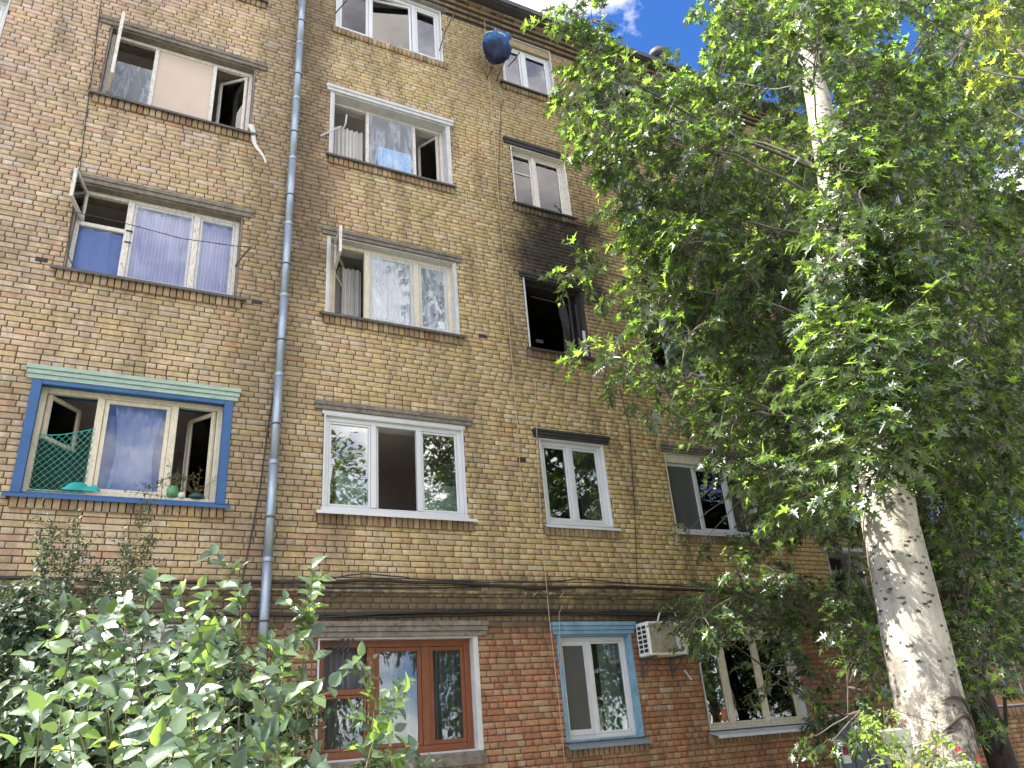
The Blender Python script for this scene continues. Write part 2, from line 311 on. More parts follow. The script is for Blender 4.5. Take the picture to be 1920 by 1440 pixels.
M_leafB = leafmat('bush_leaf', (.05, .095, .045), (.09, .15, .075), (.17, .24, .10), (.26, .42, .05), .26, .32, 1.0, (.08, .13, .05))
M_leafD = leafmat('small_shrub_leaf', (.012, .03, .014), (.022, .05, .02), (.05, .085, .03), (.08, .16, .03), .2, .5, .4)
M_leafP = leafmat('bright_flower_leaf', (.13, .25, .02), (.2, .34, .03), (.3, .42, .06), (.4, .6, .04), .4)
def barkmat():
    m, nt, b = newmat('pale_poplar_bark'); n = noi(nt, 5, 6, .7, stretch=(1, 1, .5)); c = mixc(nt, ramp(nt, n.outputs['Fac'], .35, .65).outputs['Color'], (.28, .255, .2), (.52, .48, .41))
    v = nd(nt, 'ShaderNodeTexVoronoi', Scale=12.5, Randomness=1); g = nt.nodes.new('ShaderNodeNewGeometry'); q = nt.nodes.new('ShaderNodeVectorMath'); q.operation = 'MULTIPLY'; q.inputs[1].default_value = (.75, .75, 1.5)
    nt.links.new(g.outputs['Position'], q.inputs[0]); nt.links.new(q.outputs[0], v.inputs['Vector'])
    q2 = noi(nt, 45, 3, .7); ad_ = nt.nodes.new('ShaderNodeMix'); ad_.data_type = 'VECTOR'; ad_.inputs['Factor'].default_value = .075; nt.links.new(q.outputs[0], ad_.inputs[4]); nt.links.new(q2.outputs['Color'], ad_.inputs[5]); nt.links.new(ad_.outputs[1], v.inputs['Vector'])
    nn = noi(nt, 4, 3); mask = mth(nt, 'MULTIPLY', mth(nt, 'SUBTRACT', 1, smooth(nt, v.outputs['Distance'], .17, .33)), smooth(nt, nn.outputs['Fac'], .34, .46))
    n5 = noi(nt, 60, 5, .8); sp = smooth(nt, n5.outputs['Fac'], .60, .70)
    sx = nt.nodes.new('ShaderNodeSeparateXYZ'); nt.links.new(g.outputs['Position'], sx.inputs[0]); low = mth(nt, 'SUBTRACT', 1, smooth(nt, sx.outputs['Z'], 1.5, 2.7))
    n6 = noi(nt, 9, 6, .75, stretch=(1, 1, .7)); rough_low = mth(nt, 'MULTIPLY', low, smooth(nt, n6.outputs['Fac'], .44, .58))
    mk = mth(nt, 'MAXIMUM', mth(nt, 'MAXIMUM', mask, mth(nt, 'MULTIPLY', sp, .6)), mth(nt, 'MULTIPLY', rough_low, .9)); c = mixc(nt, mk, c, (.045, .032, .025))
    nt.links.new(c, b.inputs['Base Color']); b.inputs['Roughness'].default_value = .85
    h = mth(nt, 'SUBTRACT', noi(nt, 30, 6, .7).outputs['Fac'], mth(nt, 'MULTIPLY', mk, .8)); bump(nt, b, h, .7, .02); return m
M_limb = plain('grey_limb_bark', (.085, .072, .055), .85, .35, 10, (.06, .05, .04), (.5, .7), .5); M_bark = barkmat(); M_twig = plain('grey_twig', (.13, .11, .085), .85, .3, 12); M_dtrunk = plain('dark_bark', (.06, .045, .035), .9, .4, 8, bmp=.6)
M_stem = plain('green_brown_stem', (.14, .13, .06), .8, .3, 12)
M_petal = plain('mauve_petals', (.42, .12, .22), .7, .3, 20, bmp=0); M_redp = plain('red_petals', (.65, .05, .015), .6, .2, 20, bmp=0)
M_pail = plain('white_enamel_pail', (.6, .62, .58), .35, .1, 5, (.25, .25, .2), (.6, .75), .1)

# ------------------------------------------------------------------ ground
MB().quad((-300, -300, 0), (300, -300, 0), (300, 300, 0), (-300, 300, 0)).build('ground', M_asph, kind='structure')

# ------------------------------------------------------------------ the apartment building
FH = 3.021; CO = FH/38; OH = 1.40
def ZS(r): return CZ+.0105+(4-r)*FH
COLS = {'Z': (-4.35, -2.29), 'A': (-.985, 1.158), 'B': (2.456, 4.566), 'C': (5.878, 7.096), 'D': (8.344, 10.377), 'E': (11.72, 12.6), 'F': (14.1, 16.2), 'G': (17.5, 19.6)}
OPEN = []                                        # x0, x1, z0, z1, column, row
for k, (a, b_) in COLS.items():
    for r in range(5):
        if k == 'E': continue
        OPEN.append((a, b_, ZS(r), ZS(r)+OH, k, r))
for r in range(4): OPEN.append((11.72, 12.6, ZS(r)-1.15, ZS(r)-.2, 'E', r))
DOOR = (10.85, 11.95, .0, 1.82)
OPEN.append((*DOOR, 'E', 9))
X0, X1, ZT = -14, 30, CZ+13.5
bld = thing('apartment_building', (0, W, 0), 'five storey apartment block of yellow and red brick with one burnt out window', 'building')
xs = sorted({X0, X1, *[o[0] for o in OPEN], *[o[1] for o in OPEN]}); zs = sorted({0, CZ+14.05, *[o[2] for o in OPEN if o[2] > 0], *[o[3] for o in OPEN]})
mb = MB(); YM = W+.013
for i in range(len(xs)-1):
    for j in range(len(zs)-1):
        cx, cz = (xs[i]+xs[i+1])/2, (zs[j]+zs[j+1])/2
        if any(o[0] < cx < o[1] and o[2] < cz < o[3] for o in OPEN): continue
        mb.quad((xs[i], YM, zs[j]), (xs[i+1], YM, zs[j]), (xs[i+1], YM, zs[j+1]), (xs[i], YM, zs[j+1]))
wall = mb.build('wall', M_mortar, bld)
mb = MB(); D = 12                                # shell: ends, back, roof deck
mb.quad((X0, YM, 0), (X0, W+D, 0), (X0, W+D, CZ+14.05), (X0, YM, CZ+14.05)); mb.quad((X1, YM, 0), (X1, W+D, 0), (X1, W+D, CZ+14.05), (X1, YM, CZ+14.05))
mb.quad((X0, W+D, 0), (X1, W+D, 0), (X1, W+D, CZ+14.05), (X0, W+D, CZ+14.05)); mb.build('rear_wall', M_mortar, bld)

# bricks
PAL = [((.42, .31, .165), 26), ((.36, .29, .12), 20), ((.43, .285, .19), 17), ((.50, .41, .28), 13), ((.31, .235, .12), 12), ((.38, .17, .10), 5), ((.34, .25, .20), 5), ((.42, .39, .33), 4), ((.44, .30, .10), 4)]
PALR = [((.37, .145, .075), 30), ((.30, .105, .055), 22), ((.40, .20, .11), 20), ((.38, .26, .15), 14), ((.24, .10, .06), 10), ((.32, .21, .10), 6)]
def pick(pal): return random.choices([p[0] for p in pal], [p[1] for p in pal])[0]
MEAN = (.55, .435, .245); MEANR = (.30, .18, .12)
def brick_colour(x, z):
    zr = z-CZ; k = noise.noise(Vector((x*.35, z*.5, 3)))
    p_red = min(1, max(0, (1.62-zr+k*.12)/.12))
    c = pick(PALR) if random.random() < p_red else pick(PAL)
    if zr > 1.6 and noise.noise(Vector((x*.6+9, z*.9, 1))) > .38 and random.random() < .30: c = (.40, .20, .14)
    if p_red > .9 and k > .1 and random.random() < .35: c = pick(PAL)
    mn = MEANR if p_red > .5 else MEAN; c = tuple(v*.50+w_*.50 for v, w_ in zip(c, mn))
    f = 1+random.uniform(-.08, .08)+.14*noise.noise(Vector((x*.5, z*.7, 8)))
    # warmer, greener to the right, pinker at upper left
    w = max(-1, min(1, (x-3)/6)); u = max(0, min(1, (zr-5)/5))*max(0, min(1, (2.5-x)/3))*.5
    c = (c[0]*(1+.02*w+.04*u), c[1]*(1-.01*u), c[2]*(1-.18*w+.18*u))
    return tuple(v*f for v in c)
BL = .2575
blocked = [(o[0]-.0, o[1]+.0, o[2]-.0, o[3]+.0) for o in OPEN]
SILLB = []                                        # brick-on-end bands under the sills
for o in OPEN:
    if o[4] in 'E' : continue
    SILLB.append((o[0]-.06, o[1]+.07, o[2]-.035-2*CO, o[2]-.035)); blocked.append((o[0]-.06, o[1]+.07, o[2]-.035-2*CO, o[2]))
bricks = []                                       # x0,x1,z0,z1
J = .012; k0 = int(-CZ/CO)-1; k1 = int(13.5/CO)+1
for k in range(k0, k1):
    za = CZ+.0105+k*CO; zb = za+CO
    if za < 0.0: continue
    if zb > CZ+13.52: break
    head = (k % 2 == 0) if (k % 38) < 24 or k < 20 else (k % 4 == 0)
    x = X0+(BL/4 if head else 0)+random.uniform(-.01, .01)+((k//2) % 2)*(0 if head else BL/2)
    iv = sorted([(b0[0], b0[1]) for b0 in blocked if b0[2] < (za+zb)/2 < b0[3]])
    while x < 22:
        n = BL/2 if (head or random.random() < .10) else BL
        if head and random.random() < .08: n = BL
        n *= random.uniform(.975, 1.03); a, b0 = x, x+n; x = b0
        if x < -5.2: continue
        pieces = [(a, b0)]
        for (p, q) in iv:
            nw = []
            for (s, t) in pieces:
                if t <= p or s >= q: nw.append((s, t)); continue
                if s < p: nw.append((s, p))
                if t > q: nw.append((q, t))
            pieces = nw
        for (s, t) in pieces:
            if t-s > .035: bricks.append((s+J/2, t-J/2, za+J/2, zb-J/2))
info = []
for i, (a, b0, za, zb) in enumerate(bricks):
    u, v, d = px(((a+b0)/2, W, (za+zb)/2)); vis = 0 <= u <= 1420 and 0 <= v <= 1440 and not (u < 700 and v > 1080)
    info.append(((b0-a)*(zb-za)/d/d if vis else 0, i))
info.sort(reverse=True); single = set(i for _, i in info[:300])
def brick_arrays(lst, yoff=0, depth=.03):
    Nn = len(lst); A = np.array(lst); a, b0, za, zb = A.T; c = .0045
    V = np.zeros((Nn, 12, 3)); y = (W+yoff)+rng.normal(0, .0022, Nn)
    rx = lambda: rng.uniform(-.0013, .0013, Nn)
    for r, (ins, dy) in enumerate(((0, depth), (0, c), (c, 0))):
        for q, (X, Z) in enumerate(((a+ins, za+ins), (b0-ins, za+ins), (b0-ins, zb-ins), (a+ins, zb-ins))):
            V[:, r*4+q, 0] = X+rx(); V[:, r*4+q, 2] = Z+rx(); V[:, r*4+q, 1] = y+dy+(rng.uniform(-.0016, .0016, Nn) if r == 2 else 0)
    F = []
    for r in (0, 1):
        for q in range(4): F.append((r*4+q, r*4+(q+1) % 4, (r+1)*4+(q+1) % 4, (r+1)*4+q))
    F.append((8, 9, 10, 11)); F = np.array(F)
    return V, F
def mesh_np(name, V, F, mat, cols=None, rand=None, smooth=False):
    "V (N,k,3), F (m,c) template faces"
    Nn, k = V.shape[:2]; me = bpy.data.meshes.new(name); FF = (F[None]+(np.arange(Nn)*k)[:, None, None]).reshape(-1, F.shape[1])
    me.vertices.add(Nn*k); me.vertices.foreach_set('co', V.reshape(-1).astype(np.float32)); nf, c = FF.shape
    me.loops.add(nf*c); me.loops.foreach_set('vertex_index', FF.reshape(-1).astype(np.int32)); me.polygons.add(nf)
    me.polygons.foreach_set('loop_start', (np.arange(nf)*c).astype(np.int32))
    if smooth: me.polygons.foreach_set('use_smooth', np.ones(nf, dtype=bool))
    me.update(calc_edges=True); me.materials.append(mat)
    if cols is not None:
        at_ = me.attributes.new('brick_col', 'FLOAT_COLOR', 'POINT'); cc = np.ones((Nn, k, 4), dtype=np.float32); cc[:, :, :3] = np.array(cols)[:, None, :]; at_.data.foreach_set('color', cc.reshape(-1))
    if rand is not None:
        at_ = me.attributes.new('leaf_rand', 'FLOAT', 'POINT'); at_.data.foreach_set('value', np.repeat(rand, k).astype(np.float32))
    return me
rest = [b_ for i, b_ in enumerate(bricks) if i not in single]
V, F = brick_arrays(rest); me = mesh_np('brick', V, F, M_brick, cols=[brick_colour((b_[0]+b_[1])/2, b_[2]) for b_ in rest])
o = bpy.data.objects.new('brick', me); adopt(o, wall); o['kind'] = 'stuff'
def unit_brick(w, h, name, d=.03):
    c = .0045; v = []
    for ins, dy in ((0, d), (0, c), (c, 0)):
        for (x, z) in ((-w/2+ins, -h/2+ins), (w/2-ins, -h/2+ins), (w/2-ins, h/2-ins), (-w/2+ins, h/2-ins)): v.append((x+random.uniform(-.001, .001), dy, z+random.uniform(-.001, .001)))
    f = [(r*4+q, r*4+(q+1) % 4, (r+1)*4+(q+1) % 4, (r+1)*4+q) for r in (0, 1) for q in range(4)]+[(8, 9, 10, 11)]
    me = bpy.data.meshes.new(name); me.from_pydata(v, [], f); me.materials.append(M_brick_o); return me
cache = {}
def put_brick(a, b0, za, zb, parent, yoff=0, d=.03, col=None):
    key = (round((b0-a)/.012), round((zb-za)/.01), d)
    if key not in cache: cache[key] = unit_brick(key[0]*.012, zb-za, 'brick', d)
    o = bpy.data.objects.new('brick', cache[key]); adopt(o, parent, ((a+b0)/2, W+yoff+random.uniform(-.003, .003), (za+zb)/2))
    o.rotation_euler.y = random.uniform(-.006, .006); o.color = (*(col or brick_colour((a+b0)/2, za)), 1)
for i in sorted(single): put_brick(*bricks[i], wall)

# sill bands of bricks on end
band = bpy.data.objects.new('sill_brickwork', None); adopt(band, bld, (0, W, 0))
cand = []; far = []
for (a, b0, za, zb) in SILLB:
    n = round((b0-a)/.083); w = (b0-a)/n
    for i in range(n):
        bb = (a+i*w+.006, a+(i+1)*w-.006, za+.008, zb-.004); u, v, d = px((bb[0], W, bb[2]))
        (cand if (-20 < u < 1450 and -20 < v < 1460 and bb[0] > -1.3) else far).append(bb)
cand.sort(key=lambda q: px((q[0], W, q[2]))[2]); far += cand[290:]; cand = cand[:290]
def sill_col(x, z):
    c = pick(PAL if (z-CZ > 1.6 and random.random() < .88) else [((.33, .2, .12), 1), ((.33, .17, .10), 1), ((.28, .2, .12), 1)]); c = tuple(v*.6+w_*.4 for v, w_ in zip(c, (.38, .28, .17))); f = random.uniform(.6, .95); return tuple(v*f for v in c)
for bb in cand: put_brick(*bb, band, -.042, .07, sill_col(bb[0], bb[2]))
V, F = brick_arrays(far, -.042, .07); o = bpy.data.objects.new('brick', mesh_np('sill_brick_mass', V, F, M_brick, cols=[sill_col(q[0], q[2]) for q in far])); adopt(o, band); o['kind'] = 'stuff'

# corbelled cornice, eave and roof
cor = []
for s in range(4):
    z = CZ+13.5+s*.082; x = -5.2
    while x < 22:
        n = BL*random.uniform(.97, 1.03); cor.append((x+J/2, x+n-J/2, z+J/2, z+.082-J/2, -.05-.062*s)); x += n
cn = bpy.data.objects.new('cornice', None); adopt(cn, bld, (0, W, 0))
for s in range(4):
    L_ = [c[:4] for c in cor if abs(c[4]-(-.05-.062*s)) < 1e-6]; V, F = brick_arrays(L_, -.05-.062*s, .3)
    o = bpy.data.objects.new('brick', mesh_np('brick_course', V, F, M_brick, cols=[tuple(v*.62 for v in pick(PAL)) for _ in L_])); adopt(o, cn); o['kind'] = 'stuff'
mb = MB()
for s in range(4): mb.box(X0, X1, W-.038-.062*s, W+.3, CZ+13.5+s*.082+.002*s, CZ+13.5+(s+1)*.082)
mb.build('cornice_core', M_mortar, cn)
MB().box(X0, X1, W-.42, W+12.4, CZ+13.832, CZ+13.90).build('roof_slab', M_roof, bld)
MB().box(X0, X1, W-.46, W-.40, CZ+13.86, CZ+13.99, .01).build('eave_flashing', M_roof, bld)
mb = MB(); mb.quad((X0, W-.40, CZ+13.97), (X1, W-.40, CZ+13.97), (X1, W+6, CZ+14.9), (X0, W+6, CZ+14.9)); mb.quad((X0, W+6, CZ+14.9), (X1, W+6, CZ+14.9), (X1, W+12.4, CZ+13.97), (X0, W+12.4, CZ+13.97)); mb.build('roof', M_roof, bld)

# rooms behind the openings
def room(a, b0, za, zb, burnt=False):
    mb = MB(); y0 = W+.42; y1 = W+2.7; xa, xb = a-.45, b0+.45; f, c = za-.85, zb+.22
    mb.quad((xa, y1, f), (xb, y1, f), (xb, y1, c), (xa, y1, c)); mb.quad((xa, y0, f), (xa, y1, f), (xa, y1, c), (xa, y0, c)); mb.quad((xb, y0, f), (xb, y1, f), (xb, y1, c), (xb, y0, c)); mb.quad((xa, y0, f), (xb, y0, f), (xb, y1, f), (xa, y1, f))
    for (p, q, r_, s) in ((xa, a, f, c), (b0, xb, f, c), (a, b0, f, za), (a, b0, zb, c)): mb.quad((p, y0, r_), (q, y0, r_), (q, y0, s), (p, y0, s))
    mb.build('room_walls', M_burnt if burnt else M_wall_in, bld)
    MB().quad((xa, y0, c), (xb, y0, c), (xb, y1, c), (xa, y1, c)).build('room_ceiling', M_burnt if burnt else M_ceil, bld)
def reveal(a, b0, za, zb, mat, proud=0, depth=.43, name='reveal'):
    t = .022; mb = MB(); y0 = W-proud
    mb.box(a, a+t, y0, W+depth, za, zb); mb.box(b0-t, b0, y0, W+depth, za, zb); mb.box(a+t, b0-t, y0, W+depth, zb-t, zb); mb.box(a+t, b0-t, y0+.01, W+depth, za, za+t)
    return mb.build(name, mat, bld)
def lintel(a, b0, z, mat, ext=.17, h=.13, steps=2, pr=.02, label=None):
    mb = MB()
    for s in range(steps): mb.box(a-ext+.012*(steps-1-s), b0+ext-.012*(steps-1-s), W-pr-.018*(s+1), W+.03, z+h*s/steps+.001*s, z+h*(s+1)/steps, .004)
    return mb.build('lintel', mat, bld, label=label)
def sill(a, b0, z, mat, out=.085, ext=.1, t=.012, drop=.03, yin=.12, label=None):
    mb = MB(); n0 = len(mb.v)
    P = [(a-ext, W-out, z-drop-t), (b0+ext, W-out, z-drop-t), (b0+ext, W+yin, z+.004-t), (a-ext, W+yin, z+.004-t)]
    # plate clipped to the reveal behind the wall face is hidden inside the brick
    top = [(p[0], p[1], p[2]+t) for p in P]
    mb.v += P+top; mb.f += [(0, 1, 2, 3)[::-1], (4, 5, 6, 7), (0, 1, 5, 4), (1, 2, 6, 5), (2, 3, 7, 6), (3, 0, 4, 7)]
    mb.box(a-ext, b0+ext, W-out-.003, W-out, z-drop-t-.03, z-drop-t+.004)
    return mb.build('sill', mat, bld, label=label)
YF = W+.12
def window(a, b0, za, zb, mat, fw=.055, mull=(.31, .7), mw=.06, y=YF, dep=.07, label=None, name='window'):
    mb = MB(); B = .005; w = b0-a
    mb.box(a, a+fw, y, y+dep, za, zb, B); mb.box(b0-fw, b0, y, y+dep, za, zb, B); mb.box(a+fw, b0-fw, y+.001, y+dep, zb-fw, zb, B); mb.box(a+fw, b0-fw, y+.001, y+dep, za, za+fw, B)
    for m_ in mull: c = a+w*m_; mb.box(c-mw/2, c+mw/2, y-.006, y+dep-.006, za+fw, zb-fw, B)
    win = mb.build(name, mat, bld, label=label); ed = [a+fw]+sum([[a+w*m_-mw/2, a+w*m_+mw/2] for m_ in mull], [])+[b0-fw]
    return win, [(ed[i], ed[i+1], za+fw, zb-fw) for i in range(0, len(ed), 2)]
def sash(win, lt, mat, gm, bw=.045, hinge=None, ang=0, tr=None, y=YF+.012, dep=.045, gap=.003, name='sash', pane=True):
    "hinge 'L'/'R', ang > 0 opens into the room, < 0 outwards; tr = transom height fractions"
    a, b0, za, zb = lt; a += gap; b0 -= gap; za += gap; zb -= gap; mb = MB(); T = None
    if hinge:
        hx = a if hinge == 'L' else b0; hy = y if ang < 0 else y+dep; th = math.radians(ang)*(1 if hinge == 'L' else -1); c, s = math.cos(th), math.sin(th)
        T = lambda p: (hx+(p[0]-hx)*c-(p[1]-hy)*s, hy+(p[0]-hx)*s+(p[1]-hy)*c, p[2])
    B = .004
    mb.box(a, a+bw, y, y+dep, za, zb, B, T); mb.box(b0-bw, b0, y, y+dep, za, zb, B, T); mb.box(a+bw, b0-bw, y+.001, y+dep-.001, zb-bw, zb, B, T); mb.box(a+bw, b0-bw, y+.001, y+dep-.001, za, za+bw, B, T)
    for t in (tr or []): z = za+(zb-za)*t; mb.box(a+bw, b0-bw, y+.001, y+dep-.001, z-bw*.4, z+bw*.4, B, T)
    o = mb.build(name, mat, win)
    if pane: MB().box(a+bw*.8, b0-bw*.8, y+dep*.45, y+dep*.45+.004, za+bw*.8, zb-bw*.8, 0, T).build('pane', gm, win)
    return o
def pane(win, lt, gm, y=YF+.03): MB().box(lt[0], lt[1], y, y+.004, lt[2], lt[3]).build('pane', gm, win)
def curtain(a, b0, za, zb, mat, y, folds, label, amp=.02, cat='curtain', taper=0):
    ph = random.uniform(0, 6)
    f = lambda u, v: (a+(b0-a)*((u-.5)*(1-taper*(math.sin(v*3.14)))+.5), y+amp*math.sin(u*folds*6.28+ph+.7*math.sin(v*2))*(.6+.4*v)+.006*math.sin(u*folds*15+v*3), za+(zb-za)*v)
    o = MB().sheet(f, max(24, int(folds*8)), 12).build('curtain', mat, smooth=True); return tag(o, label, cat, 'curtains hanging inside the windows')
def film(win, lt, mat, y=YF-.004, amp=.012):
    a, b0, za, zb = lt; sd_ = random.uniform(0, 50)
    f = lambda u, v: (a+(b0-a)*u, y+amp*noise.noise(Vector((u*4+v*3+sd_, v*2.5, sd_)))*min(1, 6*min(u, 1-u, v, 1-v)), za+(zb-za)*v)
    return MB().sheet(f, 26, 26).build('plastic_sheet', mat, win, smooth=True)

RV_MAT = {('A', 3): M_blue, ('A', 2): M_concrete, ('A', 1): M_concrete, ('B', 0): M_white, ('B', 1): M_wplas, ('B', 2): M_wplas, ('B', 3): M_white, ('B', 4): M_wplas, ('C', 0): M_wplas, ('C', 1): M_oldwhite, ('C', 2): M_sootc, ('C', 3): M_white, ('C', 4): M_lblue, ('D', 3): M_cream, ('D', 4): M_wplas}
for (a, b0, za, zb, k, r) in OPEN:
    if r == 9: continue
    if b0 < -5.5 or a > 22: continue
    room(a, b0, za, zb, burnt=(k == 'C' and r == 2)); reveal(a, b0, za, zb, RV_MAT.get((k, r), M_wplas))
T_ = .022
def O(k, r): a, b0 = COLS[k]; return a+T_, b0-T_, ZS(r)+T_, ZS(r)+OH-T_
def full(k, r): a, b0 = COLS[k]; return a, b0, ZS(r), ZS(r)+OH
# --- column A
a, b0, za, zb = full('A', 1); lintel(a, b0, zb, M_concrete); sill(a, b0, za, M_dmetal)
w_, lt = window(*O('A', 1), M_oldwhite, mull=(.31, .72), label='window with a beige board in its middle light and two open lights')
sash(w_, lt[0], M_oldwhite, M_glass, hinge='L', ang=-84, name='open_sash')
l0 = lt[0]; film(w_, (l0[0], l0[1], l0[2], l0[2]+(l0[3]-l0[2])*.62), M_film)
MB().box(lt[1][0], lt[1][1], YF+.02, YF+.03, lt[1][2], lt[1][3]).build('board', M_board, w_)
sash(w_, lt[2], M_oldwhite, M_glassB, hinge='R', ang=38, name='open_sash')
a, b0, za, zb = full('A', 2); lintel(a, b0, zb, M_concrete, .13); sill(a, b0, za, M_dmetal, ext=.14)
w_, lt = window(*O('A', 2), M_oldwhite, mull=(.305, .72), mw=.085, label='peeling white window with lavender striped curtain behind plastic')
l0 = lt[0]; zt = l0[2]+(l0[3]-l0[2])*.60
MB().box(l0[0], l0[1], YF, YF+.06, zt-.03, zt+.03, .004).build('transom', M_oldwhite, w_)
pane(w_, (l0[0], l0[1], l0[2], zt-.03), M_glassB); sash(w_, (l0[0], l0[1], zt+.03, l0[3]), M_oldwhite, M_glass, hinge='L', ang=-105, bw=.035, name='open_vent_sash')
for i in (1, 2): sash(w_, lt[i], M_oldwhite, M_glassB, bw=.035); film(w_, lt[i], M_film2, YF+.006)
for z in (.45, .6):
    zz = lt[1][2]+(lt[1][3]-lt[1][2])*z; MB().box(lt[1][0]-.06, lt[1][0]+.02, YF-.02, YF+.0, zz, zz+.02, .003).build('hinge', M_black, w_)
curtain(lt[1][0]-.02, lt[2][1], lt[1][2]-.05, lt[1][3]-.04, M_cur_lav, YF+.10, 9, 'lavender curtain with white stripes behind plastic film, left column')
curtain(l0[0], l0[1], l0[2]-.05, zt, cloth('periwinkle_cloth', (.50, .56, .70), 1, .1), YF+.12, 2, 'plain periwinkle cloth behind the lower left pane of the lavender window')
a, b0, za, zb = full('A', 3); lintel(a, b0, zb+.01, M_green, .16, .17, 3, label='pale green boarded lintel'); sill(a, b0, za, M_blue, ext=.14, label='blue painted sill')
mb = MB(); mb.box(a-.075, a+.03, W-.03, W+.0, za-.01, zb+.005, .004); mb.box(b0-.03, b0+.075, W-.03, W+.0, za-.01, zb+.005, .004); mb.box(a+.03, b0-.03, W-.028, W+.0, zb-.05, zb+.005, .004); mb.build('blue_surround', M_blue, bld)
w_, lt = window(*O('A', 3), M_cream, fw=.07, mull=(.315, .72), mw=.085, label='cream wooden window with green net and open lights')
l0 = lt[0]; sash(w_, (l0[0], l0[1], l0[2]+(l0[3]-l0[2])*.52, l0[3]), M_cream, M_glass, hinge='L', ang=52, bw=.05, name='open_vent_sash')
sash(w_, lt[1], M_cream, M_glassB, bw=.05); film(w_, (lt[1][0]+.05, lt[1][1]-.05, lt[1][2]+.05, lt[1][3]-.2), M_film2, YF+.045)
sash(w_, lt[2], M_cream, M_glass, hinge='R', ang=55, bw=.05, name='open_sash')
curtain(lt[1][0]+.12, lt[1][1]-.08, lt[1][2]-.05, lt[1][3]-.03, M_cur_white, YF+.13, 4, 'white net curtain in the blue framed window', taper=.25)
curtain(lt[2][1]-.32, lt[2][1]+.05, lt[2][2]-.05, lt[2][3]-.03, M_cur_grey, YF+.42, 3, 'greyish curtain by the right edge of the blue framed window')
# green net
mb = MB(); x0, x1 = l0[0]-.01, l0[1]+.02; z0 = l0[2]-.02; nx, nzz = 15, 17
def netp(i, j):
    u = i/nx; v = j/nzz; top = .56+.12*(u**2); return Vector((x0+(x1-x0)*u, YF-.012+.006*math.sin(u*9+v*5), z0+(l0[3]-l0[2])*top*v))
for j in range(nzz):
    for i in range(nx+1):
        sgn = 1 if (i+j) % 2 else -1; i2 = i+sgn
        if 0 <= i2 <= nx: mb.tube([netp(i, j), netp(i2, j+1)], .0042, 4, False)
for j in (0, nzz): mb.tube([netp(i, j) for i in range(nx+1)], .007, 4, False)
tag(mb.build('green_net', M_net), 'green diamond net stretched across the lower left light of the blue framed window', 'net')
f = lambda u, v: (x0+.32+.42*u, YF-.045+.03*math.sin(u*11)*v, z0+.02+(.085+.03*noise.noise(Vector((u*5, 1, 2))))*v*min(1, 5*u, 5*(1-u)))
tag(MB().sheet(f, 20, 6).build('teal_rag', M_tcloth, smooth=True), 'crumpled teal rag lying on the sill below the green net', 'rag')
# --- column B
a, b0, za, zb = full('B', 0); lintel(a, b0, zb, M_gmetal, .12)
w_, lt = window(*O('B', 0), M_white, fw=.06, mull=(.315, .735), mw=.075, y=W+.06, label='white window with pale blue curtain, under the eave')
for i in range(3): sash(w_, lt[i], M_white, M_glassR if i == 2 else M_glass, y=W+.072, hinge='R' if i == 1 else None, ang=9 if i == 1 else 0)
curtain(lt[0][0]-.04, lt[0][1]+.05, za-.05, zb, M_cur_lblue, W+.17, 5, 'pale blue curtain in the top floor window of the middle column')
f = lambda u, v: (lt[1][0]+(lt[1][1]-lt[1][0])*u, W+.33+.01*math.sin(u*8), za+.02+.72*v*(1-.06*u))
tag(MB().sheet(f, 14, 4).build('curtain', M_cur_white, smooth=True), 'short white half curtain in the middle light of the top floor window', 'curtain', 'curtains hanging inside the windows')
a, b0, za, zb = full('B', 1); lintel(a, b0, zb, M_wplas, .13, label='white rough plastered lintel'); sill(a, b0, za, M_dmetal)
[MB().box(p_, p_+.055, W-.012, W+.02, za, zb+.01, .004).build('plaster_edging', M_wplas, bld) for p_ in (a-.055, b0)]
w_, lt = window(*O('B', 1), M_oldwhite, mull=(.31, .73), mw=.055, y=W+.19, fw=.05, label='white plastered window with plastic film and blue cloth in the middle')
film(w_, lt[1], M_film, W+.185, .03); sash(w_, lt[2], M_oldwhite, M_glass, hinge='R', ang=62, y=W+.2, name='open_sash')
curtain(lt[0][0]+.05, lt[0][1], za-.05, zb-.42, M_cur_grey, W+.34, 6, 'grey striped curtain behind the left light of the plastered window')
curtain(lt[2][0]+.22, lt[2][1]+.1, za-.05, zb-.3, cloth('faded_rose_curtain', (.26, .19, .20), 1, .2, (60, (.4, .3, .3), .5)), W+.75, 4, 'faded rose curtain deep behind the right light of the plastered window')
x0 = lt[1][0]+.17; x1 = lt[1][1]-.02; z0 = za+.18
f = lambda u, v: (x0+(x1-x0)*u, W+.225+.004*math.sin(u*20), z0+.5*v-(.10*math.sin(u*3.1))*(1-v))
tag(MB().sheet(f, 16, 8).build('blue_cloth', M_bpat, smooth=True), 'blue patterned cloth hung behind plastic film in the plastered window', 'cloth')
a, b0, za, zb = full('B', 2); lintel(a, b0, zb, M_concrete, .13); sill(a, b0, za, M_dmetal, ext=.12)
[MB().box(p_, p_+.037, W-.008, W+.02, za, zb, .004).build('plaster_edging', M_wplas, bld) for p_ in (a-.037, b0)]
w_, lt = window(*O('B', 2), M_cream, fw=.07, mull=(.30, .70), mw=.09, label='cream window sheeted with clear plastic, left light open')
l0 = lt[0]; zt = l0[2]+(l0[3]-l0[2])*.62
sash(w_, l0, M_cream, M_glassR, hinge='L', ang=58, tr=(.62,), bw=.05, name='open_sash'); sash(w_, (l0[0], l0[1], zt, l0[3]+.02), M_oldwhite, M_glass, hinge='L', ang=-96, bw=.035, y=YF-.04, name='open_vent_sash')
for i in (1, 2): sash(w_, lt[i], M_cream, M_glassR, bw=.05); film(w_, lt[i], M_film, YF-.002, .02)
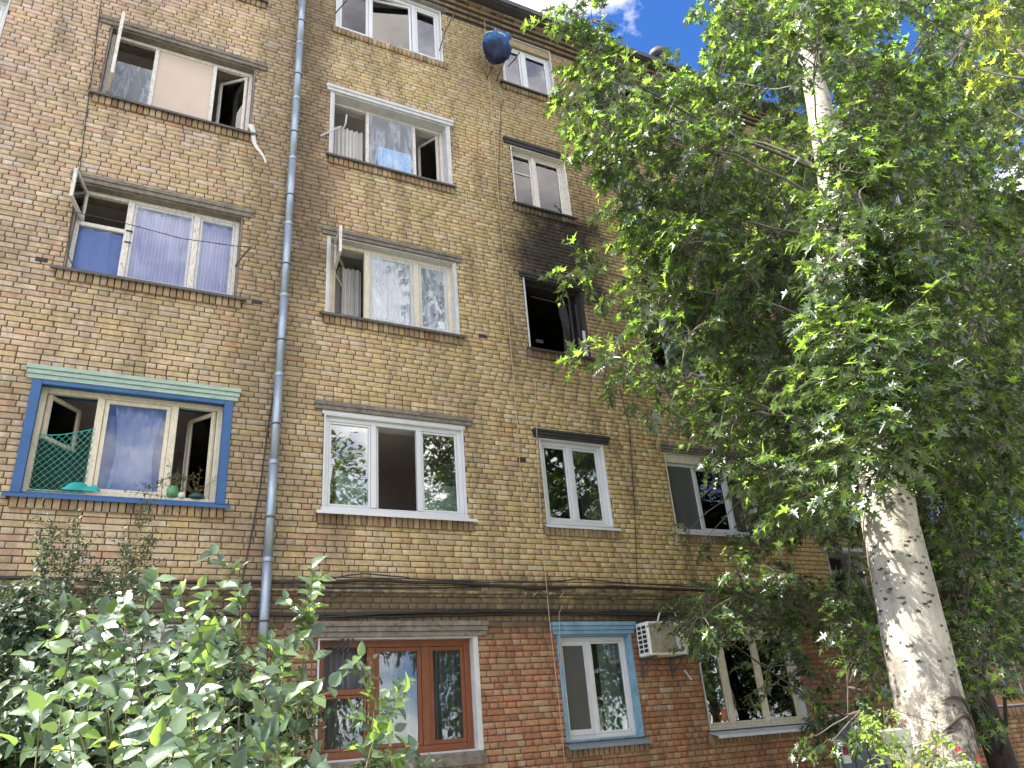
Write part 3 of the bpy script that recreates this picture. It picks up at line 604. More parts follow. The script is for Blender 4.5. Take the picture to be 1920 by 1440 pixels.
curtain(l0[0]+.25, l0[1]+.06, za-.05, zb-.2, M_cur_grey, W+.5, 4, 'grey pleated curtain inside the open light of the plastic sheeted window')
a, b0, za, zb = full('B', 3); lintel(a, b0, zb+.05, M_concrete, .15, .12)
MB().box(a-.03, b0+.03, W-.006, W+.03, zb-.01, zb+.05, .004).build('trim', M_white, bld)
sill(a, b0, za, M_white, out=.12, ext=.1, label='white metal sill'); MB().box(a-.015, b0+.02, W-.004, W+.02, za-.03, za+.05, .004).build('sill_trim', M_white, bld)
w_, lt = window(*O('B', 3), M_white, fw=.065, mull=(.34, .672), mw=.075, y=W+.055, label='new white window with its middle light open and paper in its corners')
for i in (0, 2): sash(w_, lt[i], M_white, M_glassM, bw=.03, y=W+.066)
sash(w_, lt[1], M_white, M_glass, hinge='L', ang=74, bw=.05, y=W+.066, name='open_sash')
for i, (p, q, h) in enumerate(((.2, .88, .50), (.1, .92, .42))):
    l_ = lt[0] if i == 0 else lt[2]; x0 = l_[0]+(l_[1]-l_[0])*p; x1 = l_[0]+(l_[1]-l_[0])*q
    tag(MB().box(x0, x1, W+.096, W+.099, l_[2]-.0, l_[2]+h).build('paper_sheet', M_paper), 'pale green paper sheet in the bottom of the '+('left' if i == 0 else 'right')+' pane beside an open light', 'paper', 'paper sheets behind the new white window')
a, b0, za, zb = full('B', 4); lintel(a, b0, zb, M_concrete, .2, .19, 3, label='grey green moulded lintel')
w_, lt = window(*O('B', 4), M_wood, fw=.085, mull=(.335, .69), mw=.11, label='varnished brown wooden window with lace curtains')
l0 = lt[0]; zt = l0[2]+(l0[3]-l0[2])*.56; MB().box(l0[0], l0[1], YF+.001, YF+.06, zt-.035, zt+.035, .005).build('transom', M_wood, w_)
sash(w_, (l0[0], l0[1], l0[2], zt-.035), M_wood, M_glass, bw=.035)
for i in (1, 2): sash(w_, lt[i], M_wood, M_glass, bw=.05)
curtain(l0[0], lt[2][1], za, zb-.03, M_lace, YF+.16, 15, 'lace curtain behind the varnished brown window')
mb = MB()
for s in range(5): mb.tube([(l0[0]+.02+s*.05, W-.02-.02*s, zb-.12-.02*s), (l0[0]+.2+s*.03, W-.05, zb-.02-.05*(s % 2))], .012, 6)
tag(mb.build('cable_bundle', M_black), 'tangle of black cables on the upper left corner of the brown window', 'cables')
MB().box(a-.05, b0+.05, W-.06, W+.05, za-.17, za+.0, .02).build('sill', M_concrete, bld, label='broken concrete sill')
mb = MB(); mb.box(b0-.01, b0+.05, W-.01, W+.06, za-.02, zb, .004); mb.build('plaster_edging', M_wplas, bld)
# --- column C
a, b0, za, zb = full('C', 0); sill(a, b0, za, M_dmetal)
MB().box(a+.02, b0-.02, W+.03, W+.1, zb-.20, zb-.02, .004).build('plaster_head', M_tanp, bld)
w_, lt = window(*O('C', 0)[:3], zb-.2, M_white, mull=(.45,), mw=.08, y=W+.09, label='white two light window under the eave behind a blue bundle')
for l_ in lt: sash(w_, l_, M_white, M_glassR, y=W+.1)
a, b0, za, zb = full('C', 1); lintel(a, b0, zb, M_sootc, .15, label='soot blackened lintel'); sill(a, b0, za, M_sootc, ext=.08, label='soot blackened sill')
w_, lt = window(*O('C', 1), M_oldwhite, mull=(.44,), mw=.07, fw=.05, label='old cream window directly above the soot stain')
sash(w_, lt[0], M_oldwhite, M_glass, tr=(.64,), bw=.035); sash(w_, lt[1], M_oldwhite, M_glass, bw=.04)
curtain(lt[1][0]+.25, lt[1][1]+.04, za, zb, M_cur_white, YF+.2, 4, 'pale curtain behind the window directly above the soot stain')
a, b0, za, zb = full('C', 2); lintel(a, b0, zb, M_sootc, .08, .1, 2, label='scorched lintel'); sill(a, b0, za, M_sootc, ext=.04, label='scorched bent sill')
mb = MB(); mb.box(a-.008, a+.018, W-.012, W+.005, za-.02, zb, .003); mb.build('bare_metal_edging', M_smetal, bld)
w_, lt = window(*O('C', 2), M_char, mull=(), fw=.05, label='burnt out window opening with charred frame and no glass')
mb = MB(); xr = b0-.1
mb.box(xr-.14, xr-.10, W+.12, W+.17, za+.02, zb-.12, .01); mb.box(xr-.05, xr-.01, W+.06, W+.1, za+.03, zb-.3, .01); mb.tube([(a+.3, W+.3, zb-.16), (b0-.2, W+.2, zb-.26)], .02, 6); mb.build('charred_remains', M_char, w_)
mb = MB(); mb.box(b0-.09, b0-.03, W+.03, W+.04, za+.05, za+.55); mb.build('hanging_strip', M_smetal, w_)
MB().sheet(lambda u, v: (xr-.3+.17*u+.02*math.sin(v*7), W+.2+.03*math.sin(v*9+u*5), za+.05+1.15*v), 6, 14).build('charred_rag', M_char, w_, smooth=True)
a, b0, za, zb = full('C', 3); lintel(a, b0, zb, M_sootc, .12, .13, 3, label='dark weathered lintel'); sill(a, b0, za, M_white, out=.07, ext=.06, label='white metal sill')
w_, lt = window(*O('C', 3), M_white, mull=(.47,), fw=.065, mw=.085, y=W+.075, label='new white two light window on the first floor')
for l_ in lt: sash(w_, l_, M_white, M_glassR, y=W+.085, bw=.035)
curtain(lt[1][0]+.2, lt[1][1]+.03, za, zb, M_cur_white, W+.24, 4, 'white curtain at the right of the new white two light window')
a, b0, za, zb = full('C', 4); lintel(a, b0, zb, M_lblue, .11, .17, 3, label='faded light blue moulded lintel'); sill(a, b0, za, M_gmetal, out=.13, ext=.07, drop=.05, label='grey metal sill')
[MB().box(p_, p_+.052, W-.02, W-.0, za, zb, .004).build('blue_edging', M_lblue, bld) for p_ in (a-.035, b0-.02)]
w_, lt = window(*O('C', 4), M_white, mull=(.44,), fw=.06, mw=.07, y=W+.1, label='white two light window with a light blue surround at ground level')
sash(w_, lt[1], M_white, M_glass, y=W+.11, bw=.03); l0 = lt[0]
mb = MB(); mb.box(l0[0], l0[0]+.02, W+.085, W+.1, l0[2], l0[3]); mb.box(l0[1]-.06, l0[1], W+.085, W+.1, l0[2], l0[3]); mb.box(l0[0]+.02, l0[1]-.06, W+.085, W+.1, l0[3]-.06, l0[3]); mb.box(l0[0]+.02, l0[1]-.06, W+.085, W+.1, l0[2], l0[2]+.07); mb.build('screen_frame', M_smetal, w_)
MB().quad((l0[0]+.02, W+.093, l0[2]+.07), (l0[1]-.06, W+.093, l0[2]+.07), (l0[1]-.06, W+.093, l0[3]-.06), (l0[0]+.02, W+.093, l0[3]-.06)).build('insect_screen', M_screen, w_)
curtain(lt[1][0]+.26, lt[1][1]+.1, za, zb, cloth('teal_grey_curtain', (.34, .42, .40), 1, .2), W+.3, 2, 'grey green curtain in the ground floor window with the light blue surround')
tag(MB().lathe((lt[1][0]+.12, W+.25, lt[1][2]), [(.05, 0), (.06, .1), (.055, .32), (.03, .34)], 14).build('jar', plain('pale_green_jar', (.4, .5, .36), .3), smooth=True), 'tall pale green jar behind the glass on the ground floor sill', 'jar')
tag(MB().lathe((lt[1][1]-.1, W+.25, lt[1][2]), [(.07, 0), (.075, .1), (.075, .22), (.06, .23)], 14).build('tin', plain('blue_tin', (.06, .16, .22), .3), smooth=True), 'dark blue tin behind the glass on the ground floor sill', 'tin')
# --- column D
for r in (0, 1, 2):
    a, b0, za, zb = full('D', r); sill(a, b0, za, M_dmetal); lintel(a, b0, zb, M_concrete, .13) if r else None
    w_, lt = window(*O('D', r), M_white, label='white window half hidden by the tree, '+('top', 'third', 'second')[r]+' floor')
    for l_ in lt: sash(w_, l_, M_white, M_glassR)
a, b0, za, zb = full('D', 3); lintel(a, b0, zb, M_concrete, .1, .13, 3); sill(a, b0, za, M_smetal, out=.1)
MB().box(a+.02, b0-.02, W+.02, W+.09, zb-.17, zb-.02, .004).build('roller_box', M_cream, bld)
w_, lt = window(*O('D', 3)[:3], zb-.17, M_white, mull=(.31, .66), fw=.05, mw=.07, y=W+.07, label='white window behind drooping leaves, first floor')
for i, l_ in enumerate(lt): sash(w_, l_, M_white, M_glass, y=W+.08, bw=.03, hinge='L' if i == 2 else None, ang=24 if i == 2 else 0)
l0 = lt[0]; MB().quad((l0[0], W+.075, l0[2]), (l0[1], W+.075, l0[2]), (l0[1], W+.075, l0[3]), (l0[0], W+.075, l0[3])).build('insect_screen', M_screen, w_)
curtain(lt[1][0]+.2, lt[1][1]+.3, za, zb, M_cur_brown, W+.35, 6, 'brown curtain in the first floor window behind drooping leaves')
a, b0, za, zb = full('D', 4); lintel(a, b0, zb, M_cream, .06, .08, 2); sill(a, b0, za, M_smetal, out=.2, ext=.04, drop=.07, label='wide pale metal sill')
w_, lt = window(*O('D', 4), M_cream, mull=(.27, .63), fw=.05, mw=.075, y=W+.1, label='cream three light window with potted plants, right of the air conditioner')
for l_ in lt: sash(w_, l_, M_cream, M_glass, y=W+.11, bw=.03)
MB().quad((lt[0][0], W+.3, za), (lt[2][1], W+.3, za), (lt[2][1], W+.3, za+.55), (lt[0][0], W+.3, za+.55)).build('curtain', cloth('dark_green_curtain', (.03, .10, .085), 1, .2), None)
tag(bpy.data.objects[[o.name for o in bpy.data.objects if o.name.startswith('curtain')][-1]], 'dark green half curtain behind the potted plants, right of the air conditioner', 'curtain', 'curtains hanging inside the windows')
# --- others: far left, column A ground floor, columns beyond the tree
for k in ('Z', 'F', 'G'):
    for r in range(5):
        if (k, r) == ('F', 4): continue
        a, b0, za, zb = full(k, r); lintel(a, b0, zb, M_concrete, .13); sill(a, b0, za, M_dmetal)
        w_, lt = window(*O(k, r), M_white, label='white window '+('at the left edge of the view' if k == 'Z' else 'beyond the tree'))
        for l_ in lt: sash(w_, l_, M_white, M_glassB if k == 'Z' else M_glassR)
a, b0, za, zb = full('A', 4); lintel(a, b0, zb, M_wplas, .12, .16); sill(a, b0, za, M_smetal)
w_, lt = window(*O('A', 4), M_white, label='white ground floor window behind the bush')
for l_ in lt: sash(w_, l_, M_white, M_glassR)
for k, r in (('A', 0), ('D', 0)):
    a, b0, za, zb = full(k, r)
    if k == 'A': sill(a, b0, za, M_dmetal); w_, lt = window(*O(k, r), M_oldwhite, label='window above the frame'); [sash(w_, l_, M_oldwhite, M_glassR) for l_ in lt]
a, b0, za, zb = full('F', 4); lintel(a, b0, zb, M_oldwhite, .1); MB().box(a, b0, W+.03, W+.06, za-.45, zb, .004).build('painted_board', M_ochre, bld, label='ochre painted panel')
for r in range(4):
    o_ = [q for q in OPEN if q[4] == 'E' and q[5] == r][0]; lintel(o_[0], o_[1], o_[3], M_smetal, .08, .06, 1)
# entrance door boards
a, b0, za, zb = DOOR; mb = MB()
dr = thing('entrance_door', ((a+b0)/2, W, 0), 'grey panelled door beside the trunk with a small red notice', 'door')
MB().box(a, b0, W+.04, W+.09, .02, zb).build('door_leaf', M_slate, dr)
for i in range(3):
    for j in range(4): MB().box(a+.04+i*.35, a+.36+i*.35, W+.02, W+.042, .06+j*.44, .46+j*.44, .006).build('panel', M_slate, dr)
MB().box(a-.03, a+.0, W-.02, W+.09, 0, zb+.03).box(b0, b0+.03, W-.02, W+.09, 0, zb+.03).box(a, b0, W-.02, W+.09, zb, zb+.03).build('door_frame', M_smetal, dr)
nx_ = a+.1; MB().box(nx_, nx_+.17, W+.005, W+.018, 1.12, 1.42).build('notice', M_paper, dr); MB().box(nx_+.02, nx_+.15, W+.001, W+.005, 1.24, 1.40).build('notice_print', M_red, dr)

# ------------------------------------------------------------------ pipes, cables, ropes on the wall
dp = thing('downpipe', (1.8, W-.12, 0), 'grey metal rain downpipe running the full height between two window columns', 'drainpipe')
top = at(567, 0, W-.13); bot = at(495, 1160, W-.13)
def dpp(z): t = (z-bot.z)/(top.z-bot.z); return Vector((bot.x+(top.x-bot.x)*t, W-.13, z))
z = .3; i = 0
while z < CZ+13.7:
    z2 = min(z+1.27, CZ+13.75); MB().tube([dpp(z-.04), dpp(z2)], [.056, .060], 18).build('pipe_section', M_zinc, dp, smooth=False)
    p = dpp(z2-.02); MB().tube([p+Vector((0, 0, -.05)), p+Vector((0, 0, -.045)), p+Vector((0, 0, .0)), p+Vector((0, 0, .006))], [.061, .066, .066, .06], 18).build('collar', M_zinc, dp)
    q = dpp(z+.5); MB().tube([q+Vector((0, 0, -.012)), q+Vector((0, 0, .012))], .064, 18).box(q.x-.012, q.x+.012, q.y, W+.01, q.z-.012, q.z+.012).build('bracket', M_dmetal, dp)
    z = z2; i += 1
for o in dp.children:
    if o.type == 'MESH': o.data.polygons.foreach_set('use_smooth', [len(p_.vertices) == 4 for p_ in o.data.polygons])
gp = thing('gas_pipe', (3, W-.08, CZ+2), 'old yellow gas pipe running level along the wall above the ground floor', 'pipe')
zg = at(800, 1110, W-.1).z; MB().tube([(-6, W-.09, zg), (22, W-.09, zg)], .026, 12).build('pipe', M_gas, gp, smooth=True)
for (u, v) in ((625, 1120), (1150, 1120), (60, 1112), (1420, 1125)):
    p = at(u, v, W-.08); MB().tube([(p.x, W-.09, zg-.035), (p.x, W-.09, zg-.085)], [.05, .03], 10).box(p.x-.012, p.x+.012, W-.09, W+.01, zg-.06, zg-.03).build('clamp', M_dmetal, gp)
def cable(pts, r, mat, label, cat='cable', yo=.03, name='cable', sub=6, wob=.006, group='cables strung along the wall'):
    P = [at(u, v, W-yo) for u, v in pts]; Q = []
    for i in range(len(P)-1):
        for s in range(sub):
            t = s/sub; p = P[i].lerp(P[i+1], t); p.z += random.uniform(-wob, wob); p.y += random.uniform(-wob, wob)*.6; Q.append(p)
    Q.append(P[-1]); r = r*1.35 if mat is M_cable else r; return tag(MB().tube(Q, r, 6).build(name, mat, smooth=True), label, cat, group)
cable([(-20, 1082), (120, 1086), (260, 1090), (500, 1092), (700, 1088), (880, 1094), (1000, 1103), (1150, 1100), (1420, 1112), (1560, 1120)], .016, M_cable, 'thick black cable, upper of the long ones above the ground floor', yo=.05)
cable([(540, 1094), (600, 1087), (680, 1075), (790, 1086), (930, 1092), (1020, 1092), (1090, 1085), (1180, 1094), (1400, 1104)], .007, M_cable, 'thin black cable humping over the thick upper cable', yo=.06)
cable([(560, 1102), (800, 1102), (960, 1100), (1200, 1101), (1450, 1116)], .008, M_cable, 'thin black cable just below the thick upper cable', yo=.04)
cable([(-20, 1150), (300, 1152), (560, 1153), (800, 1148), (1000, 1146), (1200, 1152), (1450, 1160)], .018, M_cable, 'thick black cable, lower of the long ones above the ground floor', yo=.05)
cable([(560, 1160), (700, 1151), (860, 1144), (1060, 1148), (1160, 1158), (1300, 1160)], .009, M_cable, 'slack black cable sagging along the lower cable run', yo=.07)
cable([(560, 1157), (760, 1156), (980, 1150), (1190, 1147), (1420, 1156)], .012, M_cable, 'medium black cable laid close under the lower cable run', yo=.035)
cable([(905, 0), (915, 120), (930, 300), (945, 500), (957, 640), (970, 800), (982, 990)], .0055, M_rope, 'pale tan rope hanging down the wall from the roof', 'rope', .09, 'rope', 4, .002, None)
cable([(1003, 715), (1008, 850), (1016, 1000), (1030, 1160), (1045, 1290), (1060, 1440)], .0055, M_rope, 'pale tan cord hanging past the light blue surround', 'rope', .10, 'rope', 4, .002, None)
cable([(190, 0), (175, 120), (160, 230), (148, 330), (132, 420), (128, 480), (140, 505)], .005, M_cable, 'thin dark cable down the wall at the far left', yo=.02)
cable([(520, 700), (505, 780), (487, 920), (470, 1010), (455, 1085)], .006, M_cable, 'thin dark cable slanting beside the downpipe', yo=.02)
cable([(1150, 690), (1160, 720), (1180, 800), (1190, 960), (1195, 1095)], .005, M_cable, 'thin brown cable between the white window and the leafy one', yo=.02)
cable([(940, 190), (935, 330), (938, 420), (950, 560)], .004, M_cable, 'thin dark wire left of the burnt window', yo=.015)
cable([(1055, 1135), (1048, 1150), (1050, 1200), (1052, 1250)], .004, M_rope, 'short pale cord dangling over the light blue lintel', 'rope', .12, 'rope', 4, .003, None)
mb = MB()
for (u, v, du, dv) in ((1000, 1118, 8, -9), (1030, 1116, 5, -6), (1050, 1120, 7, -9), (985, 1112, 0, 6), (1018, 1108, 6, 2)): mb.tube([at(u, v, W-.12), at(u+du, v+dv, W-.14)], .004, 5)
tag(mb.build('cord_ends', M_rope), 'frayed pale cord ends caught on the gas pipe', 'cord')
cable([(143, 398), (165, 403), (240, 420), (340, 447), (440, 461), (472, 463)], .0045, M_cable, 'washing line stretched in front of the lavender curtain', 'washing line', .28, 'washing_line', 4, .001, None)
def bracket(pts, r, mat, label, Ys):
    tag(MB().tube([at(u, v, y) for (u, v), y in zip(pts, Ys)], r, 6).build('line_bracket', mat), label, 'bracket', 'rods holding washing lines')
bracket([(441, 500), (455, 480), (471, 464)], .012, M_dmetal, 'rusty rod propping the washing line by the lavender curtain', (W, W-.14, W-.28))
bracket([(824, 95), (834, 60), (852, 25)], .012, M_dmetal, 'dark rod right of the top floor window of the middle column', (W, W-.15, W-.3))
bracket([(628, 26), (640, 12), (655, -4)], .012, M_dmetal, 'dark rod left of the top floor window of the middle column', (W, W-.15, W-.3))
bracket([(640, 250), (648, 232), (650, 215)], .014, M_smetal, 'white upright stick at the left light of the plastered window', (W+.1, W-.05, W-.1))
bracket([(602, 254), (620, 246), (640, 237)], .013, M_smetal, 'white stick jutting left from the plastered window', (W-.35, W-.2, W-.04))
bracket([(952, 125), (965, 112), (974, 98)], .012, M_dmetal, 'dark rod below the blue bundle', (W, W-.2, W-.35))
bracket([(1048, 160), (1056, 150), (1065, 138)], .01, M_dmetal, 'dark rod right of the window with the blue bundle', (W, W-.15, W-.3))
bracket([(1205, 860-340), (1200, 500), (1190, 478)], .01, M_dmetal, 'dark rod near the leaves right of the burnt window', (W, W-.1, W-.2))
f = lambda u, v: Vector(at(463+9*u+32*v**1.3+3*math.sin(v*9), 232+72*v, W-.05-.05*v))+Vector((.02*u, .01*math.sin(u*9), 0))
tag(MB().sheet(lambda u, v: f(u*(1-.7*v), v), 4, 12).build('torn_rag', M_cur_white, smooth=True), 'torn white rag trailing from the corner of the boarded window', 'rag')
# small holes and weep tubes in the brick: dark blocks stand for their shade
for (u, v) in ((905, 630), (482, 566), (78, 487), (1012, 640), (1238, 700), (978, 862)):
    p = at(u, v, W-.005); MB().box(p.x-.07, p.x+.07, W-.008, W+.012, p.z-.03, p.z+.035, .004).build('dark_hole_patch', M_sootc, bld)
# blue bundle on the top floor
p = at(932, 92, W-.42); bt = thing('tarp_bundle', p, 'round bundle wrapped in blue tarp hanging beside the top floor window', 'bundle')
def blob(c, rx, ry, rz, seed, amp=.12, zc=None):
    mb = MB(); nu, nv = 24, 16
    def f(u, v):
        th = u*2*math.pi; ph = (v-.5)*math.pi; d = Vector((math.cos(ph)*math.cos(th), math.cos(ph)*math.sin(th), math.sin(ph))); r = 1+amp*noise.noise(d*2.5+Vector((seed, 0, 0)))
        return (c[0]+d.x*rx*r, c[1]+d.y*ry*r, c[2]+d.z*rz*r)
    return mb.sheet(f, nu, nv)
blob(p, .26, .24, .30, 3, .3).build('bundle_body', M_navy, bt, smooth=True)
blob(p+Vector((.0, -.01, .09)), .27, .26, .25, 5, .5).build('tarp', M_bluecloth, bt, smooth=True)
mb = MB(); mb.tube([p+Vector((.25*math.cos(q), .2*math.sin(q)-.02, .33-.16*abs(math.cos(q*.5+.3)))) for q in [i*.35 for i in range(19)]], .018, 6); mb.build('tarp_edge', M_cyan, bt, smooth=True)
MB().tube([p+Vector((-.05, 0, -.28)), Vector((p.x-.05, W, p.z-.4))], .012, 6).tube([p+Vector((.15, 0, -.25)), Vector((p.x+.15, W, p.z-.4))], .012, 6).build('support_rod', M_dmetal, bt)
# air conditioner
c0 = at(1222, 1228, W-.42); ac = thing('air_conditioner', (c0.x+.35, W-.2, c0.z), 'dirty white air conditioner box hanging on the red brick wall', 'air conditioner')
x0 = c0.x; z0 = c0.z; H_ = .47; Wd = .74; y0 = W-.42; y1 = W-.12
MB().box(x0, x0+Wd, y0+.006, y1, z0, z0+H_, .012).build('case', M_acwhite, ac)
for j in range(6):
    for i in range(2): MB().box(x0-.006, x0+.002, y1-.04-i*.115-.085, y1-.04-i*.115, z0+.05+j*.065, z0+.095+j*.065).build('side_vent', M_black, ac)
MB().box(x0+.02, x0+.48, y0-.002, y0+.008, z0+.03, z0+H_-.03).build('grille_back', M_acgr, ac)
for i in range(15): MB().tube([(x0+.04+i*.030, y0-.012, z0+.035), (x0+.04+i*.030, y0-.012, z0+H_-.035)], .0035, 5).build('grille_bar', M_acgr, ac)
cx, cz_ = x0+.25, z0+H_/2
for r in (.07, .13, .19): MB().tube([(cx+r*math.cos(q/12*math.pi), y0-.009, cz_+r*math.sin(q/12*math.pi)) for q in range(25)], .004, 5).build('grille_ring', M_acgr, ac)
MB().box(x0+.50, x0+.515, y0-.006, y0+.006, z0+.01, z0+H_-.01).build('front_seam', M_acwhite, ac)
p0 = (x0+.60, y0-.001, z0+H_-.12); MB().tube([(p0[0]+.03*math.cos(q/8*math.pi), p0[1], p0[2]+.022*math.sin(q/8*math.pi)) for q in range(17)], .006, 5).build('badge', M_red, ac)
MB().box(x0+.65, x0+.71, y0, y0+.004+.003, z0+H_-.13, z0+H_-.11).build('badge_bar', M_black, ac)
for dx in (.08, .62): MB().box(x0+dx, x0+dx+.035, y0+.02, W, z0-.03, z0-.003).tube([(x0+dx+.017, W-.01, z0-.22), (x0+dx+.017, y0+.08, z0-.03)], .012, 6).box(x0+dx, x0+dx+.035, W-.02, W+.0, z0-.28, z0+.0).build('wall_bracket', M_dmetal, ac)
A_ = [at(1232, 1168, W-.2), at(1238, 1145, W-.2), at(1250, 1134, W-.2), at(1262, 1142, W-.2), at(1270, 1160, W-.2)]
MB().tube(A_, .012, 8).build('hose', M_acwhite, ac, smooth=True); MB().tube([at(1283, 1256, W-.2), at(1297, 1275, W-.25)], .01, 6).build('drain_tube', M_white, ac)
# roof vent
p = at(1236, 112, W+1.0); rv = thing('roof_vent', (p.x, p.y, CZ+13.97), 'round capped metal vent standing on the roof edge', 'vent')
MB().lathe((p.x, p.y, p.z), [(.16, -.9), (.16, .05)], 20).build('vent_pipe', M_roof, rv, smooth=True); MB().lathe((p.x, p.y, p.z+.02), [(.26, .0), (.27, .14), (.22, .24), (.08, .30)], 20).build('vent_cap', M_roof, rv, smooth=True)

# ------------------------------------------------------------------ leaves
def leaf_template(kind):
    if kind == 'maple':     # five pointed lobes, folded on the midrib
        pol = [(0, 0), (.36, -.12), (.17, .14), (.66, .30), (.34, .36), (.13, .36), (.24, .66), (.10, .64), (0, 1.12), (-.10, .64), (-.24, .66), (-.13, .36), (-.34, .36), (-.66, .30), (-.17, .14), (-.36, -.12)]
        pts = [(x, y, .18*abs(x)-.10*y*y) for x, y in pol]; pts.append((0, .26, -.02)); c = len(pts)-1
        tris = [(c, i, i+1) for i in range(len(pol)-1)]+[(c, len(pol)-1, 0)]
    elif kind == 'ovate':
        pol = [(0, 0), (.22, .14), (.33, .38), (.24, .68), (0, 1.05), (-.24, .68), (-.33, .38), (-.22, .14)]
        pts = [(x, y, .30*abs(x)-.16*y*y) for x, y in pol]; pts.append((0, .42, -.03)); c = 8
        tris = [(c, i, (i+1) % 8) for i in range(8)]
    else:
        pts = [(0, 0, 0), (.24, .4, .06), (0, 1, -.1), (-.24, .4, .06)]; tris = [(0, 1, 2), (0, 2, 3)]
    return np.array(pts), np.array(tris)
TPL = {k: leaf_template(k) for k in ('maple', 'ovate', 'small')}
def leaf_frames(P, D, up, size):
    "P pos, D tip direction, up normal hint -> (N,3,3) frames scaled"
    D = D/np.linalg.norm(D, axis=1, keepdims=True); Xv = np.cross(D, up); Xv /= np.linalg.norm(Xv, axis=1, keepdims=True)+1e-9; Nv = np.cross(Xv, D)
    return np.stack([Xv, D, Nv], 1)*size[:, None, None]
def leaves_mesh(name, kind, P, D, up, size, mat):
    T, Fc = TPL[kind]; Fr = leaf_frames(P, D, up, size); curl = rng.uniform(.3, 2.4, len(P)); TT = np.repeat(T[None], len(P), 0).copy(); TT[:, :, 2] *= curl[:, None]
    V = np.einsum('nkc,ncd->nkd', TT, Fr)+P[:, None, :]; return mesh_np(name, V, Fc, mat, rand=rng.uniform(0, 1, len(P)))
def sprays(cent, dirs, length, nper, size, droop=.6, spread=.9):
    "leafy twigs: returns leaf arrays and twig polylines"
    P = []; Dv = []; Sz = []; tw = []
    for c, d in zip(cent, dirs):
        c = Vector(c); d = Vector(d).normalized(); L0 = length*random.uniform(.6, 1.3); pts = []; p = c.copy(); n = nper
        side = d.cross(Vector((0, 0, 1)));
        if side.length < .1: side = Vector((1, 0, 0))
        side.normalize()
        for i in range(n):
            d = (d+Vector((0, 0, -droop/n))+Vector((random.gauss(0, .06), random.gauss(0, .06), random.gauss(0, .05)))).normalized(); p = p+d*(L0/n); pts.append(p.copy())
            sg = 1 if i % 2 else -1; ld = d*.6+side*sg*spread*random.uniform(.5, 1.1)+Vector((random.gauss(0, .25), random.gauss(0, .25), random.gauss(-.25, .3)))
            P.append(p+ld.normalized()*size*.25); Dv.append(ld); Sz.append(size*random.uniform(.55, 1.15)*(1 if i < n-2 else .75))
        tw.append([c]+pts[::2]+[pts[-1]])
    return np.array(P), np.array(Dv), np.array(Sz), tw
def upn(n, tilt=.55, P=None, cen=None, out=.6):
    u = rng.normal(0, tilt, (n, 3)); u[:, 2] += 1
    if P is not None:
        d = P-np.array(cen); d[:, 2] = 0; d /= np.linalg.norm(d, axis=1, keepdims=True)+1e-6; u += d*out
    return u
def singles(parent, kind, P, D, U, Sz, mat, n=300, name='leaf'):
    "the leaves that show largest become objects of their own, sharing a few meshes"
    sc = np.array([(s/max(.5, px(p)[2])) if (0 < px(p)[0] < 1920 and 0 < px(p)[1] < 1440) else 0 for p, s in zip(P, Sz)])
    sc *= rng.uniform(.6, 1, len(sc)); idx = np.argsort(-sc)[:n]; keep = np.ones(len(P), bool); keep[idx] = False
    T, Fc = TPL[kind]; ms = []
    for v in range(5):
        tt = T.copy(); tt[:, 2] *= .5+.45*v; ms.append(mesh_np('leaf_shape', tt[None], Fc, mat, rand=np.array([0.])))
    Fr = leaf_frames(P[idx], D[idx], U[idx], Sz[idx])
    for q, i in enumerate(idx):
        o = bpy.data.objects.new(name, random.choice(ms)); C.objects.link(o); o.parent = parent; R_ = Matrix(Fr[q].T.tolist()); m4 = R_.to_4x4(); m4.translation = Vector(P[i])-WL[parent.name]; o.matrix_basis = m4
    return keep
def curve(p, q, sag=.0, n=8, wob=.06):
    p, q = Vector(p), Vector(q); L_ = (q-p).length; s1 = Vector([random.gauss(0, wob) for _ in range(3)])*L_; out = []
    for i in range(n+1):
        t = i/n; r = p.lerp(q, t); r.z += sag*L_*4*t*(1-t); r += s1*(t*(1-t)*2)+Vector([random.gauss(0, .008) for _ in range(3)])*L_*.6; out.append(r)
    out[0] = p; out[-1] = q; return out

